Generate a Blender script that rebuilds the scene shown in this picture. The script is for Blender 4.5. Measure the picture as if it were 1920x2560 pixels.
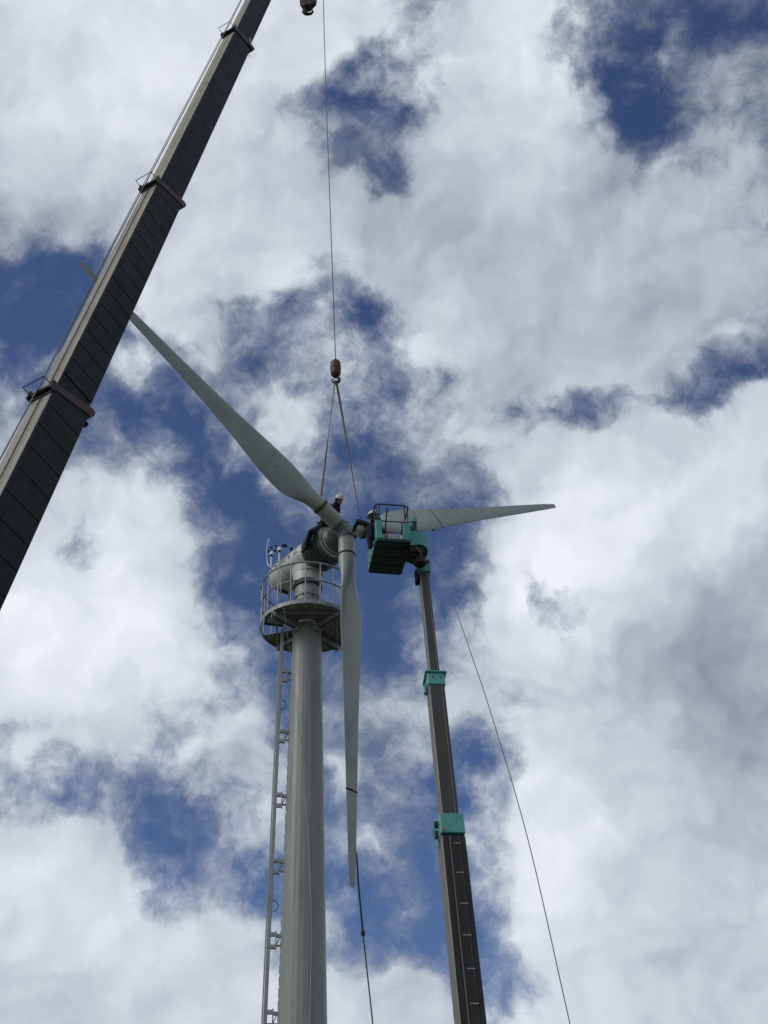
import bpy, bmesh, math, random
from mathutils import Vector, Matrix
from math import sin, cos, pi, radians, sqrt, exp
random.seed(7)
V = Vector
sc = bpy.context.scene
for o in list(bpy.data.objects):
    bpy.data.objects.remove(o)
COL = sc.collection

# ------------------------------------------------------------------ camera
FPX, PITCH, ROLL = 3000.0, 0.66466, -0.03693          # focal length for a 1920 x 2560 frame
CAM = V((0, 0, 1.6))
_F = V((0, cos(PITCH), sin(PITCH))); _R0 = V((1, 0, 0)); _U0 = _R0.cross(_F)
_R = _R0 * cos(ROLL) + _U0 * sin(ROLL); _U = _U0 * cos(ROLL) - _R0 * sin(ROLL)
cd = bpy.data.cameras.new('camera'); cam = bpy.data.objects.new('camera', cd); COL.objects.link(cam)
cd.sensor_fit = 'VERTICAL'; cd.sensor_height = 36.0; cd.sensor_width = 27.0
cd.lens = 36.0 * FPX / 2560.0; cd.clip_start = 0.1; cd.clip_end = 8000
cam.matrix_world = Matrix(((_R.x, _U.x, -_F.x, CAM.x), (_R.y, _U.y, -_F.y, CAM.y), (_R.z, _U.z, -_F.z, CAM.z), (0, 0, 0, 1)))
sc.camera = cam
sc.render.resolution_x, sc.render.resolution_y = 768, 1024

def ray(x, y):
    return _F + _R * ((x - 960) / FPX) - _U * ((y - 1280) / FPX)
def at(x, y, depth):                   # a point on the sight line at a given depth
    return CAM + ray(x, y) * depth
def at_y(x, y, Y):                     # ... at a given distance north of the camera
    r = ray(x, y); return CAM + r * (Y / r.y)
def depth_of(p):
    return (p - CAM).dot(_F)

# ------------------------------------------------------------------ sky, clouds, sun
SUN_DIR = V((-0.70, -0.33, 0.63)).normalized()       # towards the sun, behind thin cloud
SUN_EL = math.asin(SUN_DIR.z); SUN_AZ = math.atan2(SUN_DIR.x, SUN_DIR.y)
SKY_STRENGTH = 0.10

def build_world():
    w = bpy.data.worlds.new('World'); sc.world = w; w.use_nodes = True
    nt = w.node_tree; nt.nodes.clear(); N = nt.nodes; L = nt.links
    def node(t, **k):
        n = N.new(t)
        for a, b in k.items(): setattr(n, a, b)
        return n
    def put(s, v):
        if hasattr(v, 'links'): L.new(v, s)
        else: s.default_value = v
    def m(op, a, b=0.0, c=0.0, clamp=False):
        n = node('ShaderNodeMath', operation=op, use_clamp=clamp)
        put(n.inputs[0], a); put(n.inputs[1], b); put(n.inputs[2], c); return n.outputs[0]
    def vm(op, a, b=None, scale=None):
        n = node('ShaderNodeVectorMath', operation=op)
        put(n.inputs[0], a)
        if b is not None: put(n.inputs[1], b)
        if scale is not None: put(n.inputs['Scale'], scale)
        return n.outputs['Value'] if op == 'DOT_PRODUCT' else n.outputs[0]
    def noise(vec, scale, detail, rough=0.55, lac=2.0, dist=0.0):
        n = node('ShaderNodeTexNoise'); put(n.inputs['Vector'], vec)
        n.inputs['Scale'].default_value = scale; n.inputs['Detail'].default_value = detail
        n.inputs['Roughness'].default_value = rough; n.inputs['Lacunarity'].default_value = lac
        n.inputs['Distortion'].default_value = dist
        return n
    def smooth(v, a, b, lo=0.0, hi=1.0):
        n = node('ShaderNodeMapRange', interpolation_type='SMOOTHSTEP')
        put(n.inputs['Value'], v)
        for k, q in (('From Min', a), ('From Max', b), ('To Min', lo), ('To Max', hi)): n.inputs[k].default_value = q
        return n.outputs[0]
    tc = node('ShaderNodeTexCoord'); D = tc.outputs['Generated']
    D = vm('NORMALIZE', D)
    # wind-torn edges: push the direction about before asking how much cloud there is
    w1 = noise(D, 9.0, 4.0, 0.55); w2 = noise(D, 34.0, 4.0, 0.6)
    off1 = vm('SCALE', vm('SUBTRACT', w1.outputs['Color'], (0.5, 0.5, 0.5)), scale=0.085)
    off2 = vm('SCALE', vm('SUBTRACT', w2.outputs['Color'], (0.5, 0.5, 0.5)), scale=0.022)
    W = vm('NORMALIZE', vm('ADD', vm('ADD', D, off1), off2))
    # broad cloud cover by direction: one ramp across the sky for each row of CLOUD_COVER (red: cover, green: brightness)
    F_, R_, U_ = V((0, cos(PITCH), sin(PITCH))), _R, _U
    den = m('MAXIMUM', vm('DOT_PRODUCT', W, tuple(F_)), 0.35)
    nc, nr = len(CLOUD_COVER[0]), len(CLOUD_COVER)
    u = m('MULTIPLY_ADD', m('DIVIDE', vm('DOT_PRODUCT', W, tuple(R_)), den), FPX / 120.0 / (nc + 3), (960.0 / 120.0 + 1.5) / (nc + 3))
    v = m('MULTIPLY_ADD', m('DIVIDE', vm('DOT_PRODUCT', W, tuple(U_)), den), -FPX / 120.0, 1280.0 / 120.0 - 0.5)
    acc = None
    for j in range(-1, nr + 1):
        jj = min(max(j, 0), nr - 1)
        rp_ = node('ShaderNodeValToRGB'); c_ = rp_.color_ramp; c_.interpolation = 'CARDINAL'
        fade = 0.55 if j in (-1, nr) else 1.0
        vals = [(0.66, 0.62)] + [(CLOUD_COVER[jj][0] / 9.5, None)] + [(q / 9.5, None) for q in CLOUD_COVER[jj]] + [(CLOUD_COVER[jj][-1] / 9.5, None)] + [(0.66, 0.62)]
        while len(c_.elements) < len(vals): c_.elements.new(0.5)
        for i, (cv_, lv_) in enumerate(vals):
            ii = i - 2
            if lv_ is None: lv_ = bright_at(min(max(ii, 0), nc - 1) * 120 + 60, jj * 120 + 60) / 10.0
            if i in (1, len(vals) - 2): cv_ = 0.6 * cv_ + 0.4 * 0.66; lv_ = 0.6 * lv_ + 0.4 * 0.62
            cv_ = 0.66 + (cv_ - 0.66) * fade
            c_.elements[i].position = i / (len(vals) - 1) if i < len(vals) - 1 else 1.0
            c_.elements[i].color = (cv_, lv_, 0, 1)
        L.new(u, rp_.inputs[0])
        t_ = m('SUBTRACT', 1.0, m('ABSOLUTE', m('SUBTRACT', v, float(j))), clamp=True)
        wgt = smooth(t_, 0.0, 1.0)
        dev = vm('SCALE', vm('SUBTRACT', rp_.outputs[0], (0.66, 0.62, 0.0)), scale=wgt)
        acc = dev if acc is None else vm('ADD', acc, dev)
    sep = node('ShaderNodeSeparateXYZ'); L.new(acc, sep.inputs[0])
    cover = m('ADD', sep.outputs[0], 0.66); bright = m('ADD', sep.outputs[1], 0.62)
    thick = smooth(cover, 0.62, 0.97)
    f1 = noise(W, 13.0, 9.0, 0.57).outputs['Fac']
    f1s = noise(vm('ADD', W, tuple(SUN_DIR * 0.016)), 13.0, 3.0, 0.5).outputs['Fac']
    f2 = noise(vm('ADD', D, off2), 30.0, 9.0, 0.64).outputs['Fac']
    dens = m('ADD', cover, m('MULTIPLY_ADD', f1, 1.35, -0.675))
    dens = m('ADD', dens, m('MULTIPLY_ADD', f2, 1.15, -0.575))
    dens = m('MULTIPLY_ADD', thick, 0.30, dens)
    alpha = smooth(dens, 0.10, 0.90)
    # brightness of the cloud: broad smooth billows, brighter where a billow faces the sun, greyer where it is deep
    f3 = noise(W, 6.5, 4.0, 0.46).outputs['Fac']
    f4 = noise(W, 15.0, 4.0, 0.50).outputs['Fac']
    lum = m('ADD', m('MULTIPLY_ADD', bright, 1.65, -0.425), m('MULTIPLY_ADD', f3, 0.72, -0.36 - 0.055))
    lum = m('ADD', lum, m('MULTIPLY', m('SUBTRACT', f4, 0.5), m('MULTIPLY_ADD', thick, -0.30, 0.50)))
    lum = m('ADD', lum, m('MULTIPLY', m('SUBTRACT', f1, f1s), m('MULTIPLY_ADD', thick, -0.40, 0.85)))
    lum = m('ADD', lum, smooth(dens, 0.35, 0.95, -0.10, 0.03))
    lum = m('ADD', lum, m('MULTIPLY', m('SUBTRACT', f2, 0.5), m('MULTIPLY_ADD', thick, -0.10, 0.16)))
    lum = m('MAXIMUM', m('MINIMUM', lum, 1.0), 0.22)
    ramp = node('ShaderNodeValToRGB'); cr = ramp.color_ramp
    cr.elements[0].position = 0.2; cr.elements[0].color = (0.195, 0.23, 0.30, 1)
    cr.elements[1].position = 1.0; cr.elements[1].color = (0.86, 0.90, 0.955, 1)
    e = cr.elements.new(0.5); e.color = (0.425, 0.475, 0.555, 1)
    L.new(lum, ramp.inputs[0])
    cloud = vm('SCALE', ramp.outputs[0], scale=1.0 / SKY_STRENGTH)
    sky = node('ShaderNodeTexSky', sky_type='NISHITA', sun_disc=False)
    sky.sun_elevation = SUN_EL; sky.sun_rotation = SUN_AZ
    sky.altitude = 0.0; sky.air_density = 1.0; sky.dust_density = 0.6; sky.ozone_density = 2.5
    blue = vm('MULTIPLY', sky.outputs[0], SKY_TINT)
    mix = node('ShaderNodeMix', data_type='RGBA'); L.new(alpha, mix.inputs['Factor'])
    L.new(blue, mix.inputs['A']); L.new(cloud, mix.inputs['B'])
    bg = node('ShaderNodeBackground'); bg.inputs['Strength'].default_value = SKY_STRENGTH
    L.new(mix.outputs['Result'], bg.inputs['Color'])
    out = node('ShaderNodeOutputWorld'); L.new(bg.outputs[0], out.inputs['Surface'])

SKY_TINT = (0.55, 0.62, 0.80)
# how much cloud stands in each direction (tenths), rows from high in the sky downwards, 120 px of the photograph apart
CLOUD_COVER = [
 (9, 9, 9, 9, 9, 9, 9, 8, 6, 8, 9, 7, 2, 3.5, 1.5, 3),
 (9, 9, 9, 9, 9, 9, 8, 4, 5, 7, 8.5, 7, 2.5, 2, 5.5, 7),
 (9, 9, 9, 9, 9, 8, 4.5, 2, 1.5, 8, 9, 8.5, 4, 1, 6.5, 6),
 (9, 9, 9, 9, 9, 8.5, 7, 5, 6, 9, 9, 9, 8.5, 7, 7, 7),
 (6.5, 8, 9, 9, 9, 9, 9, 9, 8.5, 9, 9, 9, 9, 9, 9, 7),
 (1, 2, 5, 8.5, 9, 8, 6, 7.5, 9, 9, 9, 9, 9, 9, 9, 9),
 (1, 1.5, 3, 9, 7.5, 4.5, 5.5, 2.5, 7.5, 9, 9, 9, 9, 9, 9, 6),
 (3.5, 3, 5, 3, 7, 5, 5.5, 4.5, 6, 7.5, 9, 9, 9, 9, 7.5, 4.5),
 (6, 4, 2, 1, 3.5, 7, 6.5, 3.5, 4, 6.5, 7, 5.5, 4, 7, 3, 8),
 (8, 6, 5.5, 4, 1.5, 5, 6, 3.5, 4, 5, 6.5, 8.5, 9, 9.5, 9, 9),
 (9, 8, 7.5, 7, 3, 2, 3, 3, 4.5, 4, 7, 9, 9, 9, 9, 9),
 (8.5, 7, 8.5, 8, 3.5, 1.5, 1.5, 1.5, 1.5, 2.5, 9, 9.5, 9, 8.5, 8.5, 8),
 (8, 9, 9.5, 9, 4.5, 1, 1, 1, 1.5, 4, 8.5, 3.8, 8.5, 9, 9, 9),
 (9.5, 9.5, 9.5, 8.5, 6.5, 3, 2, 2, 2, 5.5, 8.5, 8.5, 8, 9, 9, 9),
 (9, 8.5, 8.5, 8, 7, 6.5, 4, 6, 6.5, 8, 6.5, 8.5, 9, 9, 9, 9),
 (7, 7, 8, 6.5, 6.5, 7, 5, 5, 6, 4.5, 6.5, 9, 9.5, 9, 9, 9),
 (6, 3.5, 4, 4, 6, 7, 5, 6, 4.5, 2.5, 5.5, 8.5, 9, 9, 9, 9),
 (9, 9.5, 6.5, 2.5, 4, 6, 5, 5, 4, 3.5, 7, 8.5, 8.5, 9, 9, 9),
 (9.5, 9.5, 8.5, 4, 6.5, 2, 3, 2.5, 3, 2.5, 5.5, 9, 9, 9, 9, 9),
 (9.5, 9.5, 9.5, 9, 8.5, 6, 4, 2, 2.5, 2, 4, 9, 9.5, 9.5, 9, 9),
 (9.5, 9.5, 9.5, 9.5, 9.5, 9, 8, 8.5, 8.5, 6, 3.5, 7.5, 9, 9, 9, 9),
 (9.5, 9.5, 9.5, 9.5, 9.5, 9.5, 9, 9, 9.5, 8.5, 6, 8.5, 9, 9, 9, 9),
]
# how bright that cloud is, twice as coarse
CLOUD_BRIGHT = [
 (7.5, 7.5, 7, 7, 7, 8.5, 5, 5.5), (7, 7, 6.5, 5, 5.5, 6.5, 5.5, 6), (4.5, 6.5, 7, 6, 6, 6, 6.6, 6.2),
 (4.5, 7.5, 6, 6, 6.3, 6, 6.2, 5.5), (5.5, 4.5, 6.5, 5.5, 5.5, 6, 7, 7.5), (7.5, 8, 5, 5, 5, 8.5, 8.5, 7.5),
 (8.3, 8.3, 5.5, 5, 6, 8, 6.3, 5.0), (7, 7, 6, 5.5, 6.5, 7.5, 5.8, 4.8), (7.5, 5.5, 6, 6, 5.5, 8, 7, 6.5),
 (8.5, 7.5, 6.5, 6, 5, 7.5, 7.5, 7), (6.3, 7.5, 8, 7.5, 7, 7, 6.5, 6.5),
]
def bright_at(x, y):
    fx, fy = min(max(x / 240 - .5, 0), 6.999), min(max(y / 240 - .5, 0), 9.999)
    i, j = int(fx), int(fy); fx -= i; fy -= j; T = CLOUD_BRIGHT
    return (T[j][i] * (1 - fx) + T[j][i + 1] * fx) * (1 - fy) + (T[j + 1][i] * (1 - fx) + T[j + 1][i + 1] * fx) * fy
build_world()
sd = bpy.data.lights.new('sun', 'SUN'); sd.energy = 1.4; sd.angle = radians(34); sd.color = (1.0, 0.95, 0.87)
so = bpy.data.objects.new('sun', sd); COL.objects.link(so)
so.rotation_euler = SUN_DIR.to_track_quat('Z', 'Y').to_euler(); so.location = SUN_DIR * 200
sc.view_settings.view_transform = 'Standard'; sc.view_settings.look = 'None'
sc.view_settings.exposure = 0.0; sc.view_settings.gamma = 1.0; sc.view_settings.use_curve_mapping = False

# ------------------------------------------------------------------ materials
def mat(name, col, rough=0.6, metal=0.0, var=0.15, scale=3.0, bump=0.0, bscale=60.0, stain=None, stain_amt=0.0, stain_scale=1.2, streak=None, spec=0.4, weave=0):
    m_ = bpy.data.materials.new(name); m_.use_nodes = True
    nt = m_.node_tree; N = nt.nodes; L = nt.links; b = N['Principled BSDF']
    geo = N.new('ShaderNodeNewGeometry')
    vec = geo.outputs['Position']
    if streak is not None:             # dirt drawn out along one direction
        mp = N.new('ShaderNodeMapping'); mp.inputs['Scale'].default_value = streak
        L.new(vec, mp.inputs['Vector']); svec = mp.outputs[0]
    else: svec = vec
    n1 = N.new('ShaderNodeTexNoise'); n1.inputs['Scale'].default_value = scale; n1.inputs['Detail'].default_value = 7; n1.inputs['Roughness'].default_value = 0.62
    L.new(vec, n1.inputs['Vector'])
    r1 = N.new('ShaderNodeMapRange'); L.new(n1.outputs['Fac'], r1.inputs['Value'])
    r1.inputs['From Min'].default_value = 0.3; r1.inputs['From Max'].default_value = 0.7
    r1.inputs['To Min'].default_value = 1 - var; r1.inputs['To Max'].default_value = 1 + var
    mul = N.new('ShaderNodeVectorMath'); mul.operation = 'SCALE'; mul.inputs[0].default_value = col; L.new(r1.outputs[0], mul.inputs['Scale'])
    out = mul.outputs[0]
    if stain is not None:
        n2 = N.new('ShaderNodeTexNoise'); n2.inputs['Scale'].default_value = stain_scale; n2.inputs['Detail'].default_value = 9; n2.inputs['Roughness'].default_value = 0.65
        L.new(svec, n2.inputs['Vector'])
        r2 = N.new('ShaderNodeMapRange'); L.new(n2.outputs['Fac'], r2.inputs['Value']); r2.inputs['From Min'].default_value = 0.48; r2.inputs['From Max'].default_value = 0.74
        r2.inputs['To Max'].default_value = stain_amt
        mx = N.new('ShaderNodeMix'); mx.data_type = 'RGBA'; L.new(r2.outputs[0], mx.inputs['Factor']); L.new(out, mx.inputs['A']); mx.inputs['B'].default_value = (*stain, 1)
        out = mx.outputs['Result']
    L.new(out, b.inputs['Base Color'])
    b.inputs['Metallic'].default_value = metal; b.inputs['Specular IOR Level'].default_value = spec
    r3 = N.new('ShaderNodeMapRange'); L.new(n1.outputs['Fac'], r3.inputs['Value']); r3.inputs['From Min'].default_value = 0.25; r3.inputs['From Max'].default_value = 0.75
    r3.inputs['To Min'].default_value = max(0.05, rough - 0.12); r3.inputs['To Max'].default_value = min(1, rough + 0.12); L.new(r3.outputs[0], b.inputs['Roughness'])
    if bump > 0:
        n4 = N.new('ShaderNodeTexNoise'); n4.inputs['Scale'].default_value = bscale; n4.inputs['Detail'].default_value = 4; L.new(vec, n4.inputs['Vector'])
        bp = N.new('ShaderNodeBump'); bp.inputs['Strength'].default_value = bump; bp.inputs['Distance'].default_value = 0.01
        L.new(n4.outputs['Fac'], bp.inputs['Height']); L.new(bp.outputs[0], b.inputs['Normal'])
    return m_
M = {
 'tower': mat('painted_steel', (.262, .280, .262), .42, 0, .08, 2.5, .05, 30, (.135, .14, .125), .75, 1.5, (7, 7, .28)),
 'nacelle': mat('nacelle_paint', (.50, .525, .495), .38, 0, .08, 3, .04, 30, (.2, .21, .19), .5, 2.2),
 'generator': mat('generator_grey', (.115, .128, .125), .45, 0.1, .12, 5, .05, 40, (.06, .065, .06), .5, 3),
 'hub': mat('cast_hub', (.20, .215, .205), .48, 0.15, .15, 7, .1, 40, (.05, .05, .045), .6, 5),
 'blade': mat('blade_gelcoat', (.33, .352, .325), .30, 0, .06, 1.6, .02, 20, (.17, .18, .155), .6, 1.1, (1, 1, 1)),
 'galv': mat('galvanised_steel', (.30, .315, .31), .55, .25, .14, 9, .05, 60, (.13, .13, .12), .5, 4),
 'deck': mat('deck_grating_steel', (.27, .28, .272), .55, .2, .2, 9, .1, 60, (.08, .08, .07), .6, 3),
 'dark_steel': mat('dark_steel', (.028, .029, .031), .5, .3, .2, 9, .05, 60),
 'black': mat('black_rubber', (.014, .014, .016), .7, 0, .15, 9),
 'band': mat('brown_webbing', (.115, .085, .04), .9, 0, .2, 40, .2, 200),
 'sling': mat('ochre_webbing', (.21, .155, .065), .9, 0, .22, 14, .2, 200, (.06, .06, .05), .8, 6),
 'sling_grey': mat('worn_grey_webbing', (.15, .12, .072), .9, 0, .22, 14, .2, 200, (.06, .06, .055), .8, 6),
 'cream': mat('boom_cream', (.262, .248, .20), .55, 0, .16, 4, .08, 40, (.055, .055, .048), .85, 3.2, (1, 1, .30)),
 'charcoal': mat('boom_charcoal', (.0135, .0165, .0175), .65, 0, .25, 3, .05, 30, (.038, .040, .038), .75, 2.2, (1, 1, .35), spec=.25),
 'joint': mat('panel_joint', (.0025, .003, .003), .9, 0, .1, 5, spec=.05),
 'maroon': mat('collar_maroon', (.065, .030, .029), .55, 0, .25, 7, .1, 50, (.05, .04, .038), .6, 5),
 'rust': mat('hook_red_paint', (.085, .030, .024), .55, .05, .3, 8, .1, 50, (.05, .03, .026), .7, 7),
 'rope': mat('steel_rope', (.10, .105, .115), .5, .5, .2, 30, .3, 300),
 'tag': mat('grey_cord', (.19, .195, .20), .9, 0, .2, 30),
 'tag_dark': mat('dark_strap', (.035, .035, .042), .9, 0, .2, 30),
 'pale_cord': mat('pale_cord', (.42, .43, .41), .9, 0, .1, 30),
 'teal': mat('teal_paint', (.085, .335, .29), .42, 0, .12, 4, .05, 40, (.05, .18, .155), .7, 3.5),
 'teal_dark': mat('basket_floor_green', (.016, .052, .047), .6, 0, .2, 5, .1, 40, (.02, .04, .035), .5, 4),
 'brown_boom': mat('lift_boom_grey_brown', (.055, .050, .045), .48, .1, .14, 3, .05, 40, (.035, .033, .03), .6, 3.0, (4, 4, .3)),
 'boom_dark': mat('lift_boom_black_brown', (.022, .0215, .020), .5, .1, .2, 3, .05, 40, (.045, .042, .036), .5, 3.0, (4, 4, .3), spec=.3),
 'brown_edge': mat('lift_boom_pale_lit', (.19, .18, .155), .55, .1, .2, 4, .1, 50, (.09, .085, .07), .6, 4),  # paler brown, stands in for sunlight on the boom's left faces
 'white': mat('white_plastic', (.72, .73, .74), .35, 0, .05, 8),
 'white_mark': mat('white_marking', (.34, .34, .33), .6, 0, .2, 30),
 'helmet': mat('white_helmet', (.52, .505, .44), .25, 0, .05, 9, spec=.6),
 'navy': mat('navy_workwear', (.012, .013, .022), .9, 0, .3, 14, .4, 40),
 'navy2': mat('charcoal_workwear', (.022, .021, .026), .9, 0, .3, 14, .4, 40),
 'skin': mat('skin', (.30, .17, .11), .55, 0, .08, 20),
 'glove': mat('tan_glove', (.17, .12, .08), .85, 0, .2, 25, .2, 120),
 'boot': mat('work_boot', (.022, .019, .017), .7, 0, .2, 25),
 'letter': mat('faded_lettering', (.15, .165, .17), .6, 0, .25, 12),
 'sign': mat('sign_plate', (.46, .48, .46), .5, 0, .08, 12),
 'sign_dark': mat('sign_ink', (.03, .035, .035), .6, 0, .1, 12),
 'sign_red': mat('sign_red', (.40, .12, .12), .5, 0, .1, 12),
 'orange': mat('orange_hose', (.20, .085, .03), .6, 0, .2, 12),
}
def ground_mat():
    m_ = bpy.data.materials.new('rough_grass'); m_.use_nodes = True; nt = m_.node_tree; N = nt.nodes; L = nt.links; b = N['Principled BSDF']
    g = N.new('ShaderNodeNewGeometry'); n = N.new('ShaderNodeTexNoise'); n.inputs['Scale'].default_value = .35; n.inputs['Detail'].default_value = 10; L.new(g.outputs['Position'], n.inputs['Vector'])
    r = N.new('ShaderNodeValToRGB'); r.color_ramp.elements[0].position = .35; r.color_ramp.elements[0].color = (.05, .065, .03, 1); r.color_ramp.elements[1].position = .65; r.color_ramp.elements[1].color = (.12, .115, .08, 1)
    L.new(n.outputs['Fac'], r.inputs[0]); L.new(r.outputs[0], b.inputs['Base Color']); b.inputs['Roughness'].default_value = .95
    return m_

# ------------------------------------------------------------------ mesh helpers
class MB:
    def __init__(self): self.v = []; self.f = []
    def add(self, vs, fs):
        o = len(self.v); self.v += [tuple(p) for p in vs]; self.f += [tuple(i + o for i in q) for q in fs]; return self
    def box(self, c, ax, ay, az, hx, hy, hz, cham=0.0):
        c = V(c); ax, ay, az = V(ax).normalized(), V(ay).normalized(), V(az).normalized()
        if cham <= 0:
            vs = [c + ax * (sx * hx) + ay * (sy * hy) + az * (sz * hz) for sz in (-1, 1) for sy in (-1, 1) for sx in (-1, 1)]
            return self.add(vs, [(0, 2, 3, 1), (4, 5, 7, 6), (0, 1, 5, 4), (2, 6, 7, 3), (0, 4, 6, 2), (1, 3, 7, 5)])
        ring = []
        for (a, b) in ((1, 1), (-1, 1), (-1, -1), (1, -1)):
            p1, p2 = (a * hx, b * (hy - cham)), (a * (hx - cham), b * hy)
            ring += [p1, p2] if a * b > 0 else [p2, p1]
        return self.loft([[c + ax * x * (1 - (cham / hx if e else 0)) + ay * y * (1 - (cham / hy if e else 0)) + az * z for (x, y) in ring]
                          for (z, e) in ((-hz, 1), (-hz + cham, 0), (hz - cham, 0), (hz, 1))], True)
    def loft(self, rings, caps=True, closed=True):
        o = len(self.v); n = len(rings[0])
        for r in rings: self.v += [tuple(p) for p in r]
        k = n if closed else n - 1
        for i in range(len(rings) - 1):
            for j in range(k):
                a, b = o + i * n + j, o + i * n + (j + 1) % n
                self.f.append((a, b, b + n, a + n))
        if caps:
            self.f.append(tuple(o + j for j in reversed(range(n)))); self.f.append(tuple(o + (len(rings) - 1) * n + j for j in range(n)))
        return self
    def tube(self, pts, r, seg=8, closed=False, flat=None, caps=True):
        pts = [V(p) for p in pts]; n = len(pts); rings = []; up = None
        for i in range(n):
            if closed: t = pts[(i + 1) % n] - pts[i - 1]
            else: t = pts[min(i + 1, n - 1)] - pts[max(i - 1, 0)]
            t.normalize()
            if up is None: up = t.orthogonal().normalized() if flat is None else V(flat)
            up = (up - t * up.dot(t)).normalized(); s = t.cross(up)
            rr = r[i] if isinstance(r, list) else r
            ra, rb = rr if isinstance(rr, tuple) else (rr, rr)
            rings.append([pts[i] + up * (cos(2 * pi * j / seg) * ra) + s * (sin(2 * pi * j / seg) * rb) for j in range(seg)])
        if closed:
            o = len(self.v)
            for q in rings: self.v += [tuple(p) for p in q]
            for i in range(n):
                for j in range(seg):
                    a, b = o + i * seg + j, o + i * seg + (j + 1) % seg; c_, d_ = o + ((i + 1) % n) * seg + (j + 1) % seg, o + ((i + 1) % n) * seg + j
                    self.f.append((a, b, c_, d_))
            return self
        return self.loft(rings, caps)
    def lathe(self, base, axis, prof, seg=32, caps=True, ref=None):
        axis = V(axis).normalized(); base = V(base); x = V(ref) if ref is not None else axis.orthogonal()
        x = (x - axis * x.dot(axis)).normalized(); y = axis.cross(x)
        return self.loft([[base + axis * h + x * (cos(2 * pi * j / seg) * r) + y * (sin(2 * pi * j / seg) * r) for j in range(seg)] for (h, r) in prof], caps)
    def ell(self, c, rx, ry, rz, X=V((1, 0, 0)), Y=V((0, 1, 0)), Z=V((0, 0, 1)), seg=16, rings=10):
        c = V(c); R = []
        for i in range(rings + 1):
            t = -pi / 2 + pi * i / rings; k = max(cos(t), 0.02)
            R.append([c + X * (rx * k * cos(2 * pi * j / seg)) + Y * (ry * k * sin(2 * pi * j / seg)) + Z * (rz * sin(t)) for j in range(seg)])
        return self.loft(R, True)
    def build(self, name, m, parent=None, smooth=False, kind=None):
        me = bpy.data.meshes.new(name); me.from_pydata(self.v, [], self.f); me.validate(); 
        bm = bmesh.new(); bm.from_mesh(me); bmesh.ops.recalc_face_normals(bm, faces=bm.faces); bm.to_mesh(me); bm.free()
        me.materials.append(M[m] if isinstance(m, str) else m)
        if smooth:
            me.polygons.foreach_set('use_smooth', [len(p.vertices) <= 4 for p in me.polygons])
            if smooth != 'all': me.set_sharp_from_angle(angle=radians(38))
        o = bpy.data.objects.new(name, me); COL.objects.link(o)
        if parent is not None: attach(o, parent)
        if kind: o['kind'] = kind
        return o
def world_loc(o):
    p = V(o.location); q = o.parent
    return p if q is None else o['_w'] if '_w' in o else p
def attach(o, parent):                 # keep world coordinates
    o.parent = parent
    base = V((0, 0, 0)); q = parent
    while q is not None: base += q.location; q = q.parent
    # all things are unrotated empties, so only the offset has to be undone
    o.location = -base
def thing(name, loc, label, cat, group=None):
    e = bpy.data.objects.new(name, None); COL.objects.link(e); e.location = loc; e.empty_display_size = 0.3
    return tag(e, label, cat, group)
def tag(o, label, cat, group=None):
    o['label'] = label; o['category'] = cat
    if group: o['group'] = group
    return o
def arc(n, f): return [f(i / n) for i in range(n + 1)]
def lerp(a, b, t): return a + (b - a) * t
def interp(tab, x):
    if x <= tab[0][0]: return tab[0][1]
    for (a, p), (b, q) in zip(tab, tab[1:]):
        if x <= b:
            t = (x - a) / (b - a); t = t * t * (3 - 2 * t) if False else t
            return p + (q - p) * t
    return tab[-1][1]
def catmull(tab, x):
    n = len(tab)
    if x <= tab[0][0]: return tab[0][1]
    if x >= tab[-1][0]: return tab[-1][1]
    for i in range(n - 1):
        if x <= tab[i + 1][0]:
            a, b = tab[i], tab[i + 1]; h = b[0] - a[0]; t = (x - a[0]) / h
            def sl(j):
                if j == 0 or j == n - 1: return 0 if j == n - 1 else (tab[1][1] - tab[0][1]) / (tab[1][0] - tab[0][0])
                return (tab[j + 1][1] - tab[j - 1][1]) / (tab[j + 1][0] - tab[j - 1][0])
            ma, mb = sl(i) * h, sl(i + 1) * h
            return (2 * t ** 3 - 3 * t ** 2 + 1) * a[1] + (t ** 3 - 2 * t ** 2 + t) * ma + (-2 * t ** 3 + 3 * t ** 2) * b[1] + (t ** 3 - t ** 2) * mb
def spline(pts, n=8):
    out = []; P = [V(p) for p in pts]
    for i in range(len(P) - 1):
        p0, p1, p2, p3 = P[max(i - 1, 0)], P[i], P[i + 1], P[min(i + 2, len(P) - 1)]
        for k in range(n):
            t = k / n
            out.append(0.5 * ((2 * p1) + (p2 - p0) * t + (2 * p0 - 5 * p1 + 4 * p2 - p3) * t * t + (3 * p1 - p0 - 3 * p2 + p3) * t ** 3))
    return out + [P[-1]]
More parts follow.
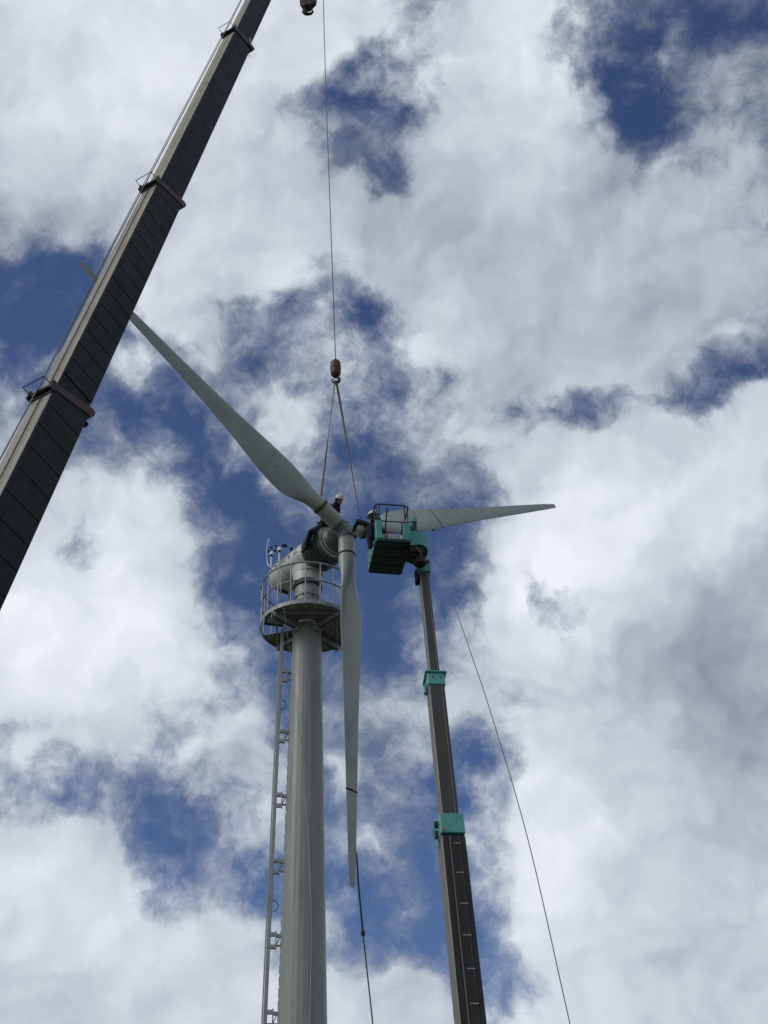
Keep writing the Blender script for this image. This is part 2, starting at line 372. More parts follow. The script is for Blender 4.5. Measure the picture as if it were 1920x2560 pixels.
def text_polys(s, size):
    cu = bpy.data.curves.new('txt', 'FONT'); cu.body = s; cu.size = size; cu.resolution_u = 3
    ob = bpy.data.objects.new('txt', cu); COL.objects.link(ob)
    bpy.context.view_layer.update(); dg = bpy.context.evaluated_depsgraph_get()
    me = bpy.data.meshes.new_from_object(ob.evaluated_get(dg)); bm = bmesh.new(); bm.from_mesh(me)
    bmesh.ops.triangulate(bm, faces=bm.faces)
    for _ in range(3):
        es = [e for e in bm.edges if e.calc_length() > size * 0.12]
        if es: bmesh.ops.subdivide_edges(bm, edges=es, cuts=1); bmesh.ops.triangulate(bm, faces=bm.faces)
    bm.verts.index_update()
    vs = [v.co.copy() for v in bm.verts]; fs = [tuple(v.index for v in f.verts) for f in bm.faces]
    bm.free(); bpy.data.meshes.remove(me); bpy.data.objects.remove(ob); bpy.data.curves.remove(cu)
    x0 = min(v.x for v in vs); x1 = max(v.x for v in vs); y0 = min(v.y for v in vs); y1 = max(v.y for v in vs)
    return [V(((v.x - x0) / (x1 - x0), (v.y - y0) / (y1 - y0), 0)) for v in vs], fs
UP = V((0, 0, 1))

# ------------------------------------------------------------------ ground
g = MB(); S = 3000; K = 24
g.add([(-S + 2 * S * i / K, -S + 2 * S * j / K, 0) for j in range(K + 1) for i in range(K + 1)],
      [(j * (K + 1) + i, j * (K + 1) + i + 1, (j + 1) * (K + 1) + i + 1, (j + 1) * (K + 1) + i) for j in range(K) for i in range(K)])
go = g.build('ground', ground_mat()); go['kind'] = 'structure'

# ------------------------------------------------------------------ wind turbine
HUB = V((-0.9739, 24.2959, 20.0122))
AX = V((0.6395, -0.76877, -0.0053)).normalized()             # rotor axis, towards the viewer
E1 = UP.cross(AX).normalized(); E2 = AX.cross(E1)
OVER = 1.6728
TX, TY = HUB.x - AX.x * OVER, HUB.y - AX.y * OVER            # tower axis
def tower_r(z): return 0.381 + (16.52 - z) * 0.0155
TOP_Z = 19.05; DECK_Z = 18.05; DECK_R = 1.19
turbine = thing('wind_turbine', (TX, TY, 0), 'pale grey turbine tower with finned nacelle and round railed platform', 'wind turbine')
tw = MB(); NS = 24; off = radians(180 + 5)
zs = [-0.3, 3.0, 6.0, 9.0, 12.0, 14.5, 16.5, DECK_Z - .12]
tw.loft([[(TX + cos(off + 2 * pi * j / NS) * tower_r(z), TY + sin(off + 2 * pi * j / NS) * tower_r(z), z) for j in range(NS)] for z in zs])
tower = tw.build('tower', 'tower', turbine)
# welded lap seam up one facet edge with its row of small lugs
sm = MB(); j = 15
for i in range(46):
    z = 7.2 + i * 0.24; a = off + 2 * pi * 0 / NS - .02
    sm.box((TX + cos(a) * (tower_r(z) + .004), TY + sin(a) * (tower_r(z) + .004), z), (cos(a), sin(a), 0), (-sin(a), cos(a), 0), UP, .004, .020, .085)
sm.build('seam_lugs', 'tower', tower, kind='stuff')
# base flange
fl = MB().lathe((TX, TY, 0), UP, [(-.05, .85), (.06, .85), (.06, .64), (.1, .62)], 32); fl.build('base_flange', 'galv', turbine, True)
# tower neck above the deck
R1 = 0.338
neck = MB().lathe((TX, TY, 0), UP, [(DECK_Z - .3, tower_r(17.8) - .01), (DECK_Z - .02, R1), (18.72, R1), (18.73, R1 + .004), (18.74, R1), (19.20, R1 - .005)], 40)
nk = neck.build('tower_neck', 'tower', turbine, True)
for zz in (18.47, 18.86):
    ring = MB().tube([(TX + cos(t) * (R1 + .02), TY + sin(t) * (R1 + .02), zz + .012 * sin(3 * t)) for t in [2 * pi * i / 40 for i in range(40)]], .011, 6, True)
    ring.build('cable_ring', 'galv', nk, True)
for k in range(9):
    a = 2 * pi * k / 9 + .3
    for zz in (18.44, 18.83):
        MB().box((TX + cos(a) * (R1 + .012), TY + sin(a) * (R1 + .012), zz), (cos(a), sin(a), 0), (-sin(a), cos(a), 0), UP, .012, .01, .035).build('ring_clip', 'dark_steel', nk)
MB().lathe((TX, TY, 0), UP, [(19.195, R1 - .02), (19.20, R1 + .035), (19.26, R1 + .045), (19.28, R1 + .0), (19.31, R1 + .0)], 40).build('yaw_bearing', 'dark_steel', turbine, True)
MB().lathe((TX, TY, 0), UP, [(19.31, R1 + .025), (19.33, R1 + .045), (19.58, R1 + .045), (19.85, R1 + .03)], 40).build('yaw_collar', 'nacelle', turbine, True)

# nacelle
NAX = (AX + V((0, 0, -0.055))).normalized(); NE1 = UP.cross(NAX).normalized(); NE2 = NAX.cross(NE1)
def nac(s, side=0, up=0): return HUB - NAX * s + NE1 * side + NE2 * up
nb = MB().lathe(HUB, -NAX, [(1.34, .40), (1.34, .452), (1.36, .460), (2.2, .455), (2.78, .445), (2.90, .425), (2.985, .37), (3.03, .29), (3.045, .18), (3.05, .02)], 48)
nacelle = nb.build('nacelle', 'nacelle', turbine, True)
# nacelle belly blending into the yaw collar
bl = MB()
bl.loft([[nac(1.34 + .32 + .62 * cos(t), .40 * sin(t), -.30) for t in [2 * pi * i / 28 for i in range(28)]],
         [V((TX, TY, 19.60)) + NAX * (-.44 * cos(t)) + NE1 * (.385 * sin(t)) for t in [2 * pi * i / 28 for i in range(28)]]])
bl.build('belly_fairing', 'nacelle', nacelle, True)
gb = MB().lathe(HUB, -NAX, [(.60, .30), (.60, .445), (.64, .462), (1.30, .470), (1.338, .455), (1.338, .30)], 60)
gen = gb.build('generator', 'generator', turbine, True)
NF = 44; fin_me = None
for k in range(NF):
    a = 2 * pi * k / NF
    d = NE1 * cos(a) + NE2 * sin(a)
    if fin_me is None:
        m0 = MB().box((0, 0, 0), (1, 0, 0), (0, 1, 0), (0, 0, 1), .30, .011, .028); o = m0.build('cooling_fin', 'generator', gen); fin_me = o.data
    else:
        o = bpy.data.objects.new('cooling_fin', fin_me); COL.objects.link(o); o.parent = gen
    p = HUB - NAX * .985 + d * .486
    mw = Matrix((( -NAX.x, NAX.cross(d).x * -1, d.x, p.x), (-NAX.y, NAX.cross(d).y * -1, d.y, p.y), (-NAX.z, NAX.cross(d).z * -1, d.z, p.z), (0, 0, 0, 1)))
    o.location = (0, 0, 0); o.matrix_parent_inverse = Matrix.Identity(4); o.matrix_basis = mw
for (s, r, m_) in ((.585, .425, 'nacelle'), (.50, .365, 'nacelle')):
    MB().lathe(HUB, -NAX, [(s - .02, r - .05), (s - .02, r), (s + .02, r), (s + .02, r - .05)], 48).build('flange_ring', m_, gen, True)
MB().lathe(HUB, -NAX, [(.26, .14), (.30, .17), (.36, .30), (.44, .345), (.62, .36)], 48).build('front_cover', 'generator', gen, True)
MB().lathe(HUB, -NAX, [(-.02, .115), (.30, .115)], 24).build('main_shaft', 'hub', turbine, True)
# lettering along the upper flank of the nacelle
tv, tf = text_polys('EPIIN L', 0.3)
lm = MB(); lm.add([HUB - NAX * lerp(2.78, 1.52, p.x) + (NE1 * cos(radians(lerp(182, 136, p.y))) + NE2 * sin(radians(lerp(182, 136, p.y)))) * .4635 for p in tv], tf)
lm.build('lettering', 'letter', nacelle)
# things on the nacelle: lug, lifting handle, vent stub
MB().tube(spline([nac(2.42, -.44, -.02), nac(2.42, -.53, .02), nac(2.28, -.54, -.02), nac(2.26, -.45, -.05)], 6), .018, 8).build('lifting_handle', 'white', nacelle, True)
vb = MB().lathe(nac(1.98, -.30, .30), (NE1 * -.45 + NE2 * .9), [(0, .05), (.12, .05), (.12, .035)], 14).build('vent_stub', 'dark_steel', nacelle, True)
MB().box(nac(2.72, .02, -.44), NAX, NE1, NE2, .05, .16, .05, .01).build('drain_box', 'dark_steel', nacelle)

def mast_thing(name, base, top, r):
    return MB().tube([base, top], r, 10)
pA0, pA1 = nac(2.86, -.16, .40), None
def on_nac(x, y, s, ofs):              # point above the nacelle seen at that pixel, on the plane across the axis at s
    r = ray(x, y); p0 = nac(s); t = (p0 - CAM).dot(NAX) / r.dot(NAX); return CAM + r * t
# anemometer
A1 = on_nac(679.4, 1376, 2.86, 0); A0 = on_nac(677.5, 1412, 2.86, 0) - UP * .10
an = mast_thing('m', A0, A1 - UP * .10, .022).build('anemometer', 'white', turbine, True)
MB().lathe(A1 - UP * .16, UP, [(0, .03), (.0, .055), (.04, .06), (.12, .035), (.14, .012)], 16).build('housing', 'white', an, True)
MB().lathe(A1 - UP * .20, UP, [(0, .03), (.0, .045), (.04, .045), (.04, .03)], 16).build('collar', 'dark_steel', an, True)
for k in range(3):
    a = 2 * pi * k / 3 + .5; d = V((cos(a), sin(a), 0))
    c_ = MB().tube([A1, A1 + d * .09 + UP * .02], .008, 6); c_.ell(A1 + d * .10 + UP * .02, .035, .035, .035); c_.build('cup', 'black', an, True)
# wind vane
B1 = on_nac(699.3, 1366, 2.62, 0); B0 = on_nac(697.5, 1400, 2.62, 0) - UP * .16
vn = mast_thing('m', B0, B1 - UP * .08, .022).build('wind_vane', 'white', turbine, True)
MB().lathe(B1 - UP * .15, UP, [(0, .03), (.0, .055), (.04, .06), (.12, .04), (.14, .012)], 16).build('housing', 'white', vn, True)
MB().lathe(B1 - UP * .19, UP, [(0, .03), (.0, .045), (.04, .045), (.04, .03)], 16).build('collar', 'dark_steel', vn, True)
va = MB().tube([B1 - V((.12, 0, -.02)), B1 + V((.16, .02, .01))], .012, 6)
va.box(B1 + V((.13, .02, .03)), V((1, .1, 0)), V((-.1, 1, 0)), UP, .07, .006, .055); va.box(B1 - V((.11, 0, -.02)), V((1, .1, 0)), V((-.1, 1, 0)), UP, .03, .02, .015)
va.build('vane_arrow', 'black', vn)
# lightning rod, bent over, and its stay wire
L0 = on_nac(668, 1404, 3.0, 0); L1 = on_nac(667, 1370, 3.0, 0); L2 = on_nac(673, 1346, 3.0, 0)
lr = MB().tube(spline([L0 - UP * .22 + NAX * .1, L0, L1, L2], 6), .011, 8).build('lightning_rod', 'white', turbine, True)
MB().tube(spline([L2, lerp(L2, B1 + UP * .05, .6) - UP * .02, B1 + V((.12, 0, .05)), B1 + V((.24, .05, -.05))], 6), .005, 5).build('stay_wire', 'dark_steel', lr, True)

# ---- platform
def ringpt(a, r, z): return V((TX + cos(a) * r, TY + sin(a) * r, z))
rim = MB().lathe((TX, TY, 0), UP, [(DECK_Z - .06, DECK_R - .015), (DECK_Z - .06, DECK_R), (DECK_Z + .05, DECK_R), (DECK_Z + .05, DECK_R - .015)], 64, False)
o_ = len(rim.v); rim.loft([rim.v[:64], rim.v[192:256]], False)
deck_rim = rim.build('deck_rim', 'galv', turbine, True)
# perforated deck plates: wedge sheets, each sheet its own piece
HATCH = radians(196)                   # direction of the hatch, where the climbing rail comes up
cols = 12
for k in range(cols):
    a0, a1 = 2 * pi * k / cols + .004 + .26, 2 * pi * (k + 1) / cols - .004 + .26
    am = (a0 + a1) / 2
    dd = (am - HATCH + pi) % (2 * pi) - pi
    if abs(dd) < .35: continue
    w = MB(); nb_ = 6
    for (z, fl_) in ((DECK_Z - .004, 0), (DECK_Z + .006, 1)): pass
    top = [ringpt(lerp(a0, a1, i / nb_), DECK_R - .02, DECK_Z + .006) for i in range(nb_ + 1)] + [ringpt(lerp(a1, a0, i / nb_), R1 + .02, DECK_Z + .006) for i in range(nb_ + 1)]
    bot = [p - UP * .010 for p in top]
    w.loft([bot, top])
    # bars of the grating under the plate
    for i in range(1, 7):
        r = lerp(R1 + .08, DECK_R - .08, i / 7)
        w.tube([ringpt(lerp(a0, a1, q / 4), r, DECK_Z - .012) for q in range(5)], .007, 4)
    w.build('deck_plate', 'deck', turbine)
# four cantilever channels under the deck, tie bars between their ends
beams = [radians(x) for x in (228, 318, 48, 138)]
for a in beams:
    d = V((cos(a), sin(a), 0)); s = V((-sin(a), cos(a), 0))
    b_ = MB(); c0 = ringpt(a, (tower_r(17.9) + DECK_R - .05) / 2, DECK_Z - .14); hl = (DECK_R - .05 - tower_r(17.9)) / 2 + .02
    zt = UP
    b_.box(c0 + s * .055, d, s, UP, hl, .006, .075); b_.box(c0 + s * .0, d, s, UP, hl, .052, .006)
    b_.box(c0 - s * .055, d, s, UP, hl, .006, .075)
    bo = b_.build('deck_beam', 'galv', turbine)
    MB().box(ringpt(a, tower_r(17.8) + .03, DECK_Z - .17), d, s, UP, .04, .10, .13, .008).build('beam_shoe', 'galv', bo)
for k in range(4):
    a, b = beams[k], beams[(k + 1) % 4]
    p, q = ringpt(a, DECK_R - .12, DECK_Z - .045), ringpt(b, DECK_R - .12, DECK_Z - .045)
    t = (q - p).normalized(); MB().box((p + q) / 2, t, UP.cross(t), UP, (q - p).length / 2 - .08, .025, .03).build('tie_bar', 'galv', turbine)
    p, q = ringpt(a, DECK_R * .62, DECK_Z - .04), ringpt(b, DECK_R * .62, DECK_Z - .04)
    t = (q - p).normalized(); MB().box((p + q) / 2, t, UP.cross(t), UP, (q - p).length / 2 - .08, .018, .022).build('tie_bar', 'galv', turbine)
# hatch frame with ribbed cover
hd = V((cos(HATCH), sin(HATCH), 0)); hs = V((-sin(HATCH), cos(HATCH), 0)); hc = V((TX, TY, DECK_Z - .02)) + hd * .86 + hs * .20
hf = MB()
for sx in (-1, 1):
    hf.box(hc + hd * (.22 * sx), hs, hd, UP, .25, .02, .03); hf.box(hc + hs * (.23 * sx), hd, hs, UP, .20, .02, .03)
hatch = hf.build('hatch', 'dark_steel', turbine)
for i in range(8): MB().box(hc + hs * (-.19 + .054 * i) + UP * .01, hd, hs, UP, .20, .018, .008).build('hatch_slat', 'galv', hatch)
# railing
RH = 1.17
NP = 20
def rail(z, r, name):
    MB().tube([ringpt(2 * pi * i / 72, DECK_R - .01, z) for i in range(72)], r, 8, True).build(name, 'galv', turbine, True)
rail(DECK_Z + RH, .024, 'top_rail'); rail(DECK_Z + RH * .54, .022, 'mid_rail')
post_me = None
for k in range(NP):
    p = ringpt(2 * pi * (k + .11) / NP, DECK_R - .01, 0)
    if post_me is None:
        o = MB().tube([(0, 0, DECK_Z - .05), (0, 0, DECK_Z + RH)], .019, 8).build('rail_post', 'galv', turbine, True); post_me = o.data
    else:
        o = bpy.data.objects.new('rail_post', post_me); COL.objects.link(o); o.parent = turbine
    o.location = p - turbine.location
# kick plates, junction box and hoses on the deck
MB().box(ringpt(radians(12), DECK_R - .25, DECK_Z + .17), (cos(.2), sin(.2), 0), (-sin(.2), cos(.2), 0), UP, .02, .30, .10, .01).build('kick_plate', 'dark_steel', turbine)
MB().tube(spline([ringpt(radians(345), R1, 18.66), ringpt(radians(345), R1 + .16, 18.62), ringpt(radians(350), R1 + .20, 18.42), ringpt(radians(345), R1 + .05, 18.26), ringpt(radians(342), R1 + .12, 18.12)], 8), .013, 6).build('cable_hose', 'black', turbine, True)
jb = MB().box(ringpt(radians(215), .72, DECK_Z + .16), (1, 0, 0), (0, 1, 0), UP, .09, .07, .14, .01); jb.box(ringpt(radians(212), .92, DECK_Z + .09), (1, 0, 0), (0, 1, 0), UP, .06, .05, .07, .01)
jb.build('junction_box', 'galv', turbine)
MB().tube(spline([nac(2.1, -.2, -.42), ringpt(radians(200), R1 + .15, 19.0), ringpt(radians(200), R1 + .10, 18.6), ringpt(radians(205), R1 + .22, 18.12)], 8), .03, 8).build('cable_conduit', 'dark_steel', turbine, True)

# ---- climbing rail beside the tower
ca = radians(184); cdv = V((cos(ca), sin(ca), 0)); csv = V((-sin(ca), cos(ca), 0))
def climb(z): return V((TX, TY, z)) + cdv * (tower_r(z) + .255)
zr0, zr1 = 0.4, 18.55
cr = MB(); ax = (climb(zr1) - climb(zr0)).normalized(); cm = (climb(zr0) + climb(zr1)) / 2; hl = (climb(zr1) - climb(zr0)).length / 2
cr.box(cm, csv, ax.cross(csv), ax, .034, .040, hl, .006); 
climber = cr.build('climbing_rail', 'galv', turbine)
MB().tube([climb(zr0) + cdv * .062, climb(zr1 - 1.2) + cdv * .062], .016, 6).build('safety_cable', 'galv', climber, True)
for zb in (16.64, 15.0, 13.38, 11.82, 10.2, 8.62, 7.05, 5.4, 3.8):
    c0 = climb(zb); b_ = MB()
    for dz in (-.13, .13): b_.box(c0 - cdv * .095 + UP * dz, cdv, csv, UP, .065, .035, .042, .006)
    b_.box(c0 - cdv * .155, cdv, csv, UP, .012, .045, .19)
    b_.box(c0 - cdv * .205 + UP * .10, cdv, csv, UP, .055, .03, .035, .004); b_.box(c0 - cdv * .20 - UP * .11, cdv, csv, UP, .05, .012, .02)
    b_.tube([c0 - cdv * .16 - UP * .10, c0 - cdv * .235 + UP * .08], .012, 6)
    b_.build('rail_bracket', 'galv', climber)
for zb in (15.85, 10.95):
    c0 = climb(zb); MB().tube([c0 - cdv * (.02 + .15 * sin(pi * i / 12)) + UP * (.13 * cos(pi * i / 12)) - csv * .03 for i in range(13)], .009, 6).build('cord_loop', 'dark_steel', climber, True)
    for q in (-.14, -.2, .14): MB().box(c0 + UP * q - csv * .036, cdv, csv, UP, .016, .006, .03).build('slot_plate', 'dark_steel', climber)

# ------------------------------------------------------------------ rotor
rotor = thing('turbine_rotor', HUB, 'three-bladed rotor hanging in a yellow sling at the nacelle nose', 'rotor')
TIPS = {'right': at(1389, 1266, 37.3), 'left': at(201, 654, 29.25), 'lower': at(878, 2217, 24.74)}
hb = MB(); hb.ell(HUB, .23, .23, .21, E1, E2, AX, 20, 12); hb.lathe(HUB, AX, [(-.20, .15), (.16, .17), (.20, .13), (.21, .02)], 28)
hub_o = hb.build('hub', 'hub', rotor, True)
CH = [(0, .42), (.9, .42), (1.15, .485), (1.5, .655), (1.95, .815), (2.4, .855), (3.0, .785), (4.0, .615), (5.2, .475), (6.6, .365), (8.0, .265), (8.8, .205), (9.3, .145)]
TW = [(0, 14), (1.9, 14), (3, 10), (5, 5), (9.3, 1)]
TH = [(0, 1.0), (1.2, .62), (1.9, .36), (3, .26), (5, .20), (9.3, .15)]
def blade(key, r0, pitch, bands):
    tip = TIPS[key]; d = (tip - HUB).normalized(); Lb = (tip - HUB).length
    te = AX.cross(d).normalized(); nn = d.cross(te).normalized()
    if nn.dot(AX) < 0: nn = -nn
    def section(r, grow=0.0, n=36):
        rr = r * 9.3 / Lb if False else r
        c_ = catmull(CH, rr); th = radians(catmull(TW, rr) + pitch); tk = interp(TH, rr) * c_
        b = min(1, max(0, (rr - .85) / 1.0)); b = b * b * (3 - 2 * b)
        cv = te * cos(th) - nn * sin(th); tv_ = nn * cos(th) + te * sin(th); ctr = HUB + d * r
        out = []
        for j in range(n):
            ph = 2 * pi * j / n; x = (1 - cos(ph)) / 2; sg = 1 if sin(ph) >= 0 else -1
            yt = 2.6 * (.2969 * sqrt(x) - .126 * x - .3516 * x * x + .2843 * x ** 3 - .1036 * x ** 4)
            ya = sg * yt * tk * (1.25 if sg > 0 else .75) * .75
            pa = ((x - .335) * c_, ya); pc = (-cos(ph) * .21, sin(ph) * .21)
            px_, py_ = lerp(pc[0], pa[0], b), lerp(pc[1], pa[1], b)
            if grow:
                l_ = sqrt(px_ * px_ + py_ * py_) + 1e-6; px_ *= (l_ + grow) / l_; py_ *= (l_ + grow) / l_
            out.append(ctr + cv * px_ + tv_ * py_)
        return out
    st = [r0, r0 + .02] + [r0 + (.9 - r0) * i / 4 for i in range(1, 5)] + [.9 + i * .1 for i in range(1, 17)] + [2.5 + (Lb - 2.5) * (i / 26) for i in range(1, 26)] + [Lb - .05, Lb]
    st = sorted(set(round(s, 4) for s in st if s >= r0))
    bm_ = MB(); rings = [section(s) for s in st]
    # rounded tip
    c_ = sum((V(p) for p in rings[-1]), V((0, 0, 0))) / len(rings[-1]); rings[-1] = [lerp(c_, V(p), .62) for p in rings[-1]]
    bm_.loft(rings); bo = bm_.build('blade', 'blade', rotor, True)
    MB().lathe(HUB + d * (r0 - .05), d, [(0, .13), (0, .212), (.035, .216), (.05, .212), (.05, .15)], 36).build('root_flange', 'hub', bo, True)
    MB().lathe(HUB, d, [(.05, .155), (.16, .165), (r0 - .03, .145)], 28).build('root_stub', 'hub', bo, True)
    for k in range(10):
        a = 2 * pi * k / 10; x_ = d.orthogonal().normalized(); y_ = d.cross(x_); q = HUB + d * (r0 - .075) + (x_ * cos(a) + y_ * sin(a)) * .175
        MB().lathe(q, d, [(0, .018), (.03, .018)], 6).build('root_bolt', 'dark_steel', bo)
    for (r, half, mm) in bands:
        MB().loft([section(r - half, .004), section(r - half, .012), section(r + half, .012), section(r + half, .004)], True).build('band', mm, bo, True)
    return bo, section, d
b_left, sec_left, d_left = blade('left', .36, PITCH_L if 'PITCH_L' in globals() else 4, [(.93, .045, 'band')])
b_low, sec_low, d_low = blade('lower', .26, 4, [(.72, .022, 'tag_dark'), (7.05, .022, 'tag_dark')])
b_right, sec_right, d_right = blade('right', .62, 4, [(.70, .02, 'tag_dark')])
# joint line and small drain fitting on the left blade, cord round the right blade
MB().loft([sec_left(2.66, .001), sec_left(2.66, .0025), sec_left(2.672, .0025), sec_left(2.672, .001)], True).build('joint_line', 'letter', b_left, True)
MB().loft([sec_left(2.74, .001), sec_left(2.74, .0025), sec_left(2.75, .0025), sec_left(2.75, .001)], True).build('joint_line', 'letter', b_left, True)
q_ = sec_left(2.45, .004); MB().ell(q_[9], .017, .017, .017).build('drain_fitting', 'dark_steel', b_left, True)
# pitch links and grip cups around the hub
for d_, k in ((d_left, 0), (d_low, 1), (d_right, 2)):
    t_ = AX.cross(d_).normalized(); c_ = HUB + (d_ - t_ * .9).normalized() * .22 + AX * .10
    MB().lathe(c_, AX, [(-.10, .04), (-.08, .07), (.04, .075), (.06, .045)], 18).build('grip_cup', 'hub', hub_o, True)
    MB().tube([c_ + AX * .05, HUB + d_ * .34 - t_ * .10 + AX * .08], .018, 8).build('pitch_link', 'galv', hub_o, True)

# ------------------------------------------------------------------ mobile crane boom
C0, C1 = V((15, 1302, 0)), V((646, 0, 0)); DL = (C1 - C0).normalized()
def zt(t, zc=26.5, ztip=50.0, tc=650.0, tt=1725.0):
    k = (1 / zc - 1 / ztip) / (tt - tc); return 1 / (1 / zc - k * (t - tc))
def boomP(t):
    p = C0 + DL * t; return at(p.x, p.y, zt(t))
BA, BB = boomP(0), boomP(1725); bu = (BB - BA).normalized()
bh = bu.cross(UP).normalized(); bn = bu.cross(bh)
if bn.z > 0: bn = -bn
def along(t): return (boomP(t) - BA).dot(bu)
SB = -(BA.z - 2.6) / bu.z
base_p = BA + bu * SB
crane = thing('mobile_crane', (base_p.x, base_p.y, 0), 'telescopic crane boom with cream top face and charcoal panelled side', 'crane')
SECT = [(SB, along(322), .90, .56), (along(322) - .6, along(900), .84, .50), (along(900) - .6, along(1330), .77, .46), (along(1330) - .6, along(1725), .70, .38)]
secs = []
for i, (s0, s1, H_, W_) in enumerate(SECT):
    b_ = MB(); c_ = BA + bu * ((s0 + s1) / 2)
    b_.box(c_, bh, bn, bu, W_ / 2, H_ / 2, (s1 - s0) / 2, .025)
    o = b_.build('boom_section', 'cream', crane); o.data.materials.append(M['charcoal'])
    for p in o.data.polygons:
        if p.normal.dot(bh) > .5 or p.normal.dot(bn) > .5: p.material_index = 1  # near side and underside take the charcoal colour, the rest cream
    secs.append(o)
def panels(i, sa, sb, pitch):
    s0, s1, H_, W_ = SECT[i]; n = int((sb - sa) / pitch); sa = sb - n * pitch; me = None
    for k in range(n):
        c_ = BA + bu * (sa + pitch * (k + .5)) + bh * (W_ / 2 + .010)
        if me is None:
            m0 = MB().box(V((0, 0, 0)), bh, bn, bu, .008, H_ / 2 - .012, pitch / 2 - .012); o = m0.build('side_panel', 'charcoal', None); me = o.data
        else: o = bpy.data.objects.new('side_panel', me); COL.objects.link(o)
        o.parent = secs[i]; o.location = c_ - crane.location - secs[i].location
    # dark backing strip seen in the joints
    MB().box(BA + bu * ((sa + sb) / 2) + bh * (W_ / 2 + .0012), bh, bn, bu, .0012, H_ / 2 - .004, (sb - sa) / 2).build('joint_strip', 'joint', secs[i])
panels(0, SB + 1, SECT[0][1] - .05, .62); panels(1, SECT[0][1] + .02, SECT[1][1] - .05, .52)
# running seam on the third section's side and worn grease edge on its top
MB().box(BA + bu * ((SECT[2][0] + SECT[2][1]) / 2) + bh * (.46 / 2 + .004) - bn * .20, bh, bn, bu, .004, .010, (SECT[2][1] - SECT[2][0]) / 2 - .1).build('weld_seam', 'charcoal', secs[2])
for i in (0, 1): MB().box(BA + bu * ((SECT[i][0] + SECT[i][1]) / 2) - bn * (SECT[i][2] / 2 + .006) - bh * .02, bh, bn, bu, .012, .006, (SECT[i][1] - SECT[i][0]) / 2 - .05).build('top_strip', 'dark_steel', secs[i])  # narrow dark strip along the top face of the two lower sections
for i, (s0, s1, H_, W_) in enumerate(SECT[:3]):
    c_ = BA + bu * (s1 - .02)
    cb = MB(); sh = .36 * .9
    # slanted collar plate on the side, bulging out below
    prof = [(-H_ / 2 + .02, -.08), (-H_ / 2 + .02, .09), (H_ / 2 + .02, .09), (H_ / 2 + .10, .03), (H_ / 2 + .10, -.08), (H_ / 2 + .02, -.13)]
    def cp(h_, q): return c_ + bh * h_ + bn * q[0] + bu * (q[1] + sh * (q[0] / H_))
    cb.loft([[cp(W_ / 2 - .01, q) for q in prof], [cp(W_ / 2 + .035, q) for q in prof]])
    cb.loft([[cp(-W_ / 2 - .03, q) for q in prof], [cp(-W_ / 2 + .01, q) for q in prof]])
    pb = [(H_ / 2 + .005, -.10), (H_ / 2 + .005, .08), (H_ / 2 + .10, .03), (H_ / 2 + .10, -.08)]
    cb.loft([[cp(-W_ / 2 + .01, q) for q in pb], [cp(W_ / 2 - .01, q) for q in pb]])
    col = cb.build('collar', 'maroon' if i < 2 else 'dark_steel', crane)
    # roller and frame on the top face, hoop that keeps the hoist rope in
    tb = c_ - bn * (H_ / 2) - bu * (.36 * .45)
    MB().tube([tb - bn * .06 - bh * (W_ / 2 + .03), tb - bn * .06 + bh * (W_ / 2 + .02)], .055, 12).build('rope_roller', 'black', col, True)
    fr = MB()
    for s in (-1, 1): fr.box(tb - bn * .05 + bh * (s * (W_ / 2 + .015)), bh, bn, bu, .018, .075, .12, .004)
    fr.box(tb - bn * .015 - bu * .09, bh, bn, bu, W_ / 2, .012, .035); fr.build('roller_frame', 'dark_steel', col)
    e = W_ / 2 - .01
    MB().tube([tb - bn * .06 - bh * e, tb - bn * .30 - bh * e, tb - bn * .30 + bh * e, tb - bn * .06 + bh * e], .012, 6).build('rope_hoop', 'dark_steel', col)
    if i == 0: MB().lathe(c_ + bn * (H_ / 2 + .02) + bu * .02 + bh * .1, bn, [(0, .06), (.14, .06), (.15, .04)], 12).build('wear_pad_bolt', 'black', col, True)
    if i == 2:
        MB().box(c_ + bh * (W_ / 2 + .05) + bn * .22 + bu * .22, bh, (bn + bu * .5).normalized(), (bu - bn * .5).normalized(), .012, .05, .17).build('guide_plate', 'galv', col)
        MB().tube([c_ + bn * (H_ / 2 + .05) + bu * .25, c_ + bn * (H_ / 2 + .22) + bu * .22, c_ + bn * (H_ / 2 + .2) + bu * .12], .008, 6).build('bracket_loop', 'galv', col)
# hoist rope along the boom top
rp = [BA + bu * s - bn * ofs - bh * .05 for (s, ofs) in ((SB, SECT[0][2] / 2 + .25), (SECT[0][1] - .16, SECT[0][2] / 2 + .13), (SECT[1][1] - .16, SECT[1][2] / 2 + .13), (SECT[2][1] - .16, SECT[2][2] / 2 + .13), (SECT[3][1], SECT[3][2] / 2 + .2))]
MB().tube(rp, .013, 6).build('boom_rope', 'rope', crane, True)
MB().tube([p - bh * .02 - bn * (.03 if i_ in (2, 3) else 0) for i_, p in enumerate(rp)], .009, 6).build('boom_rope', 'rope', crane, True)
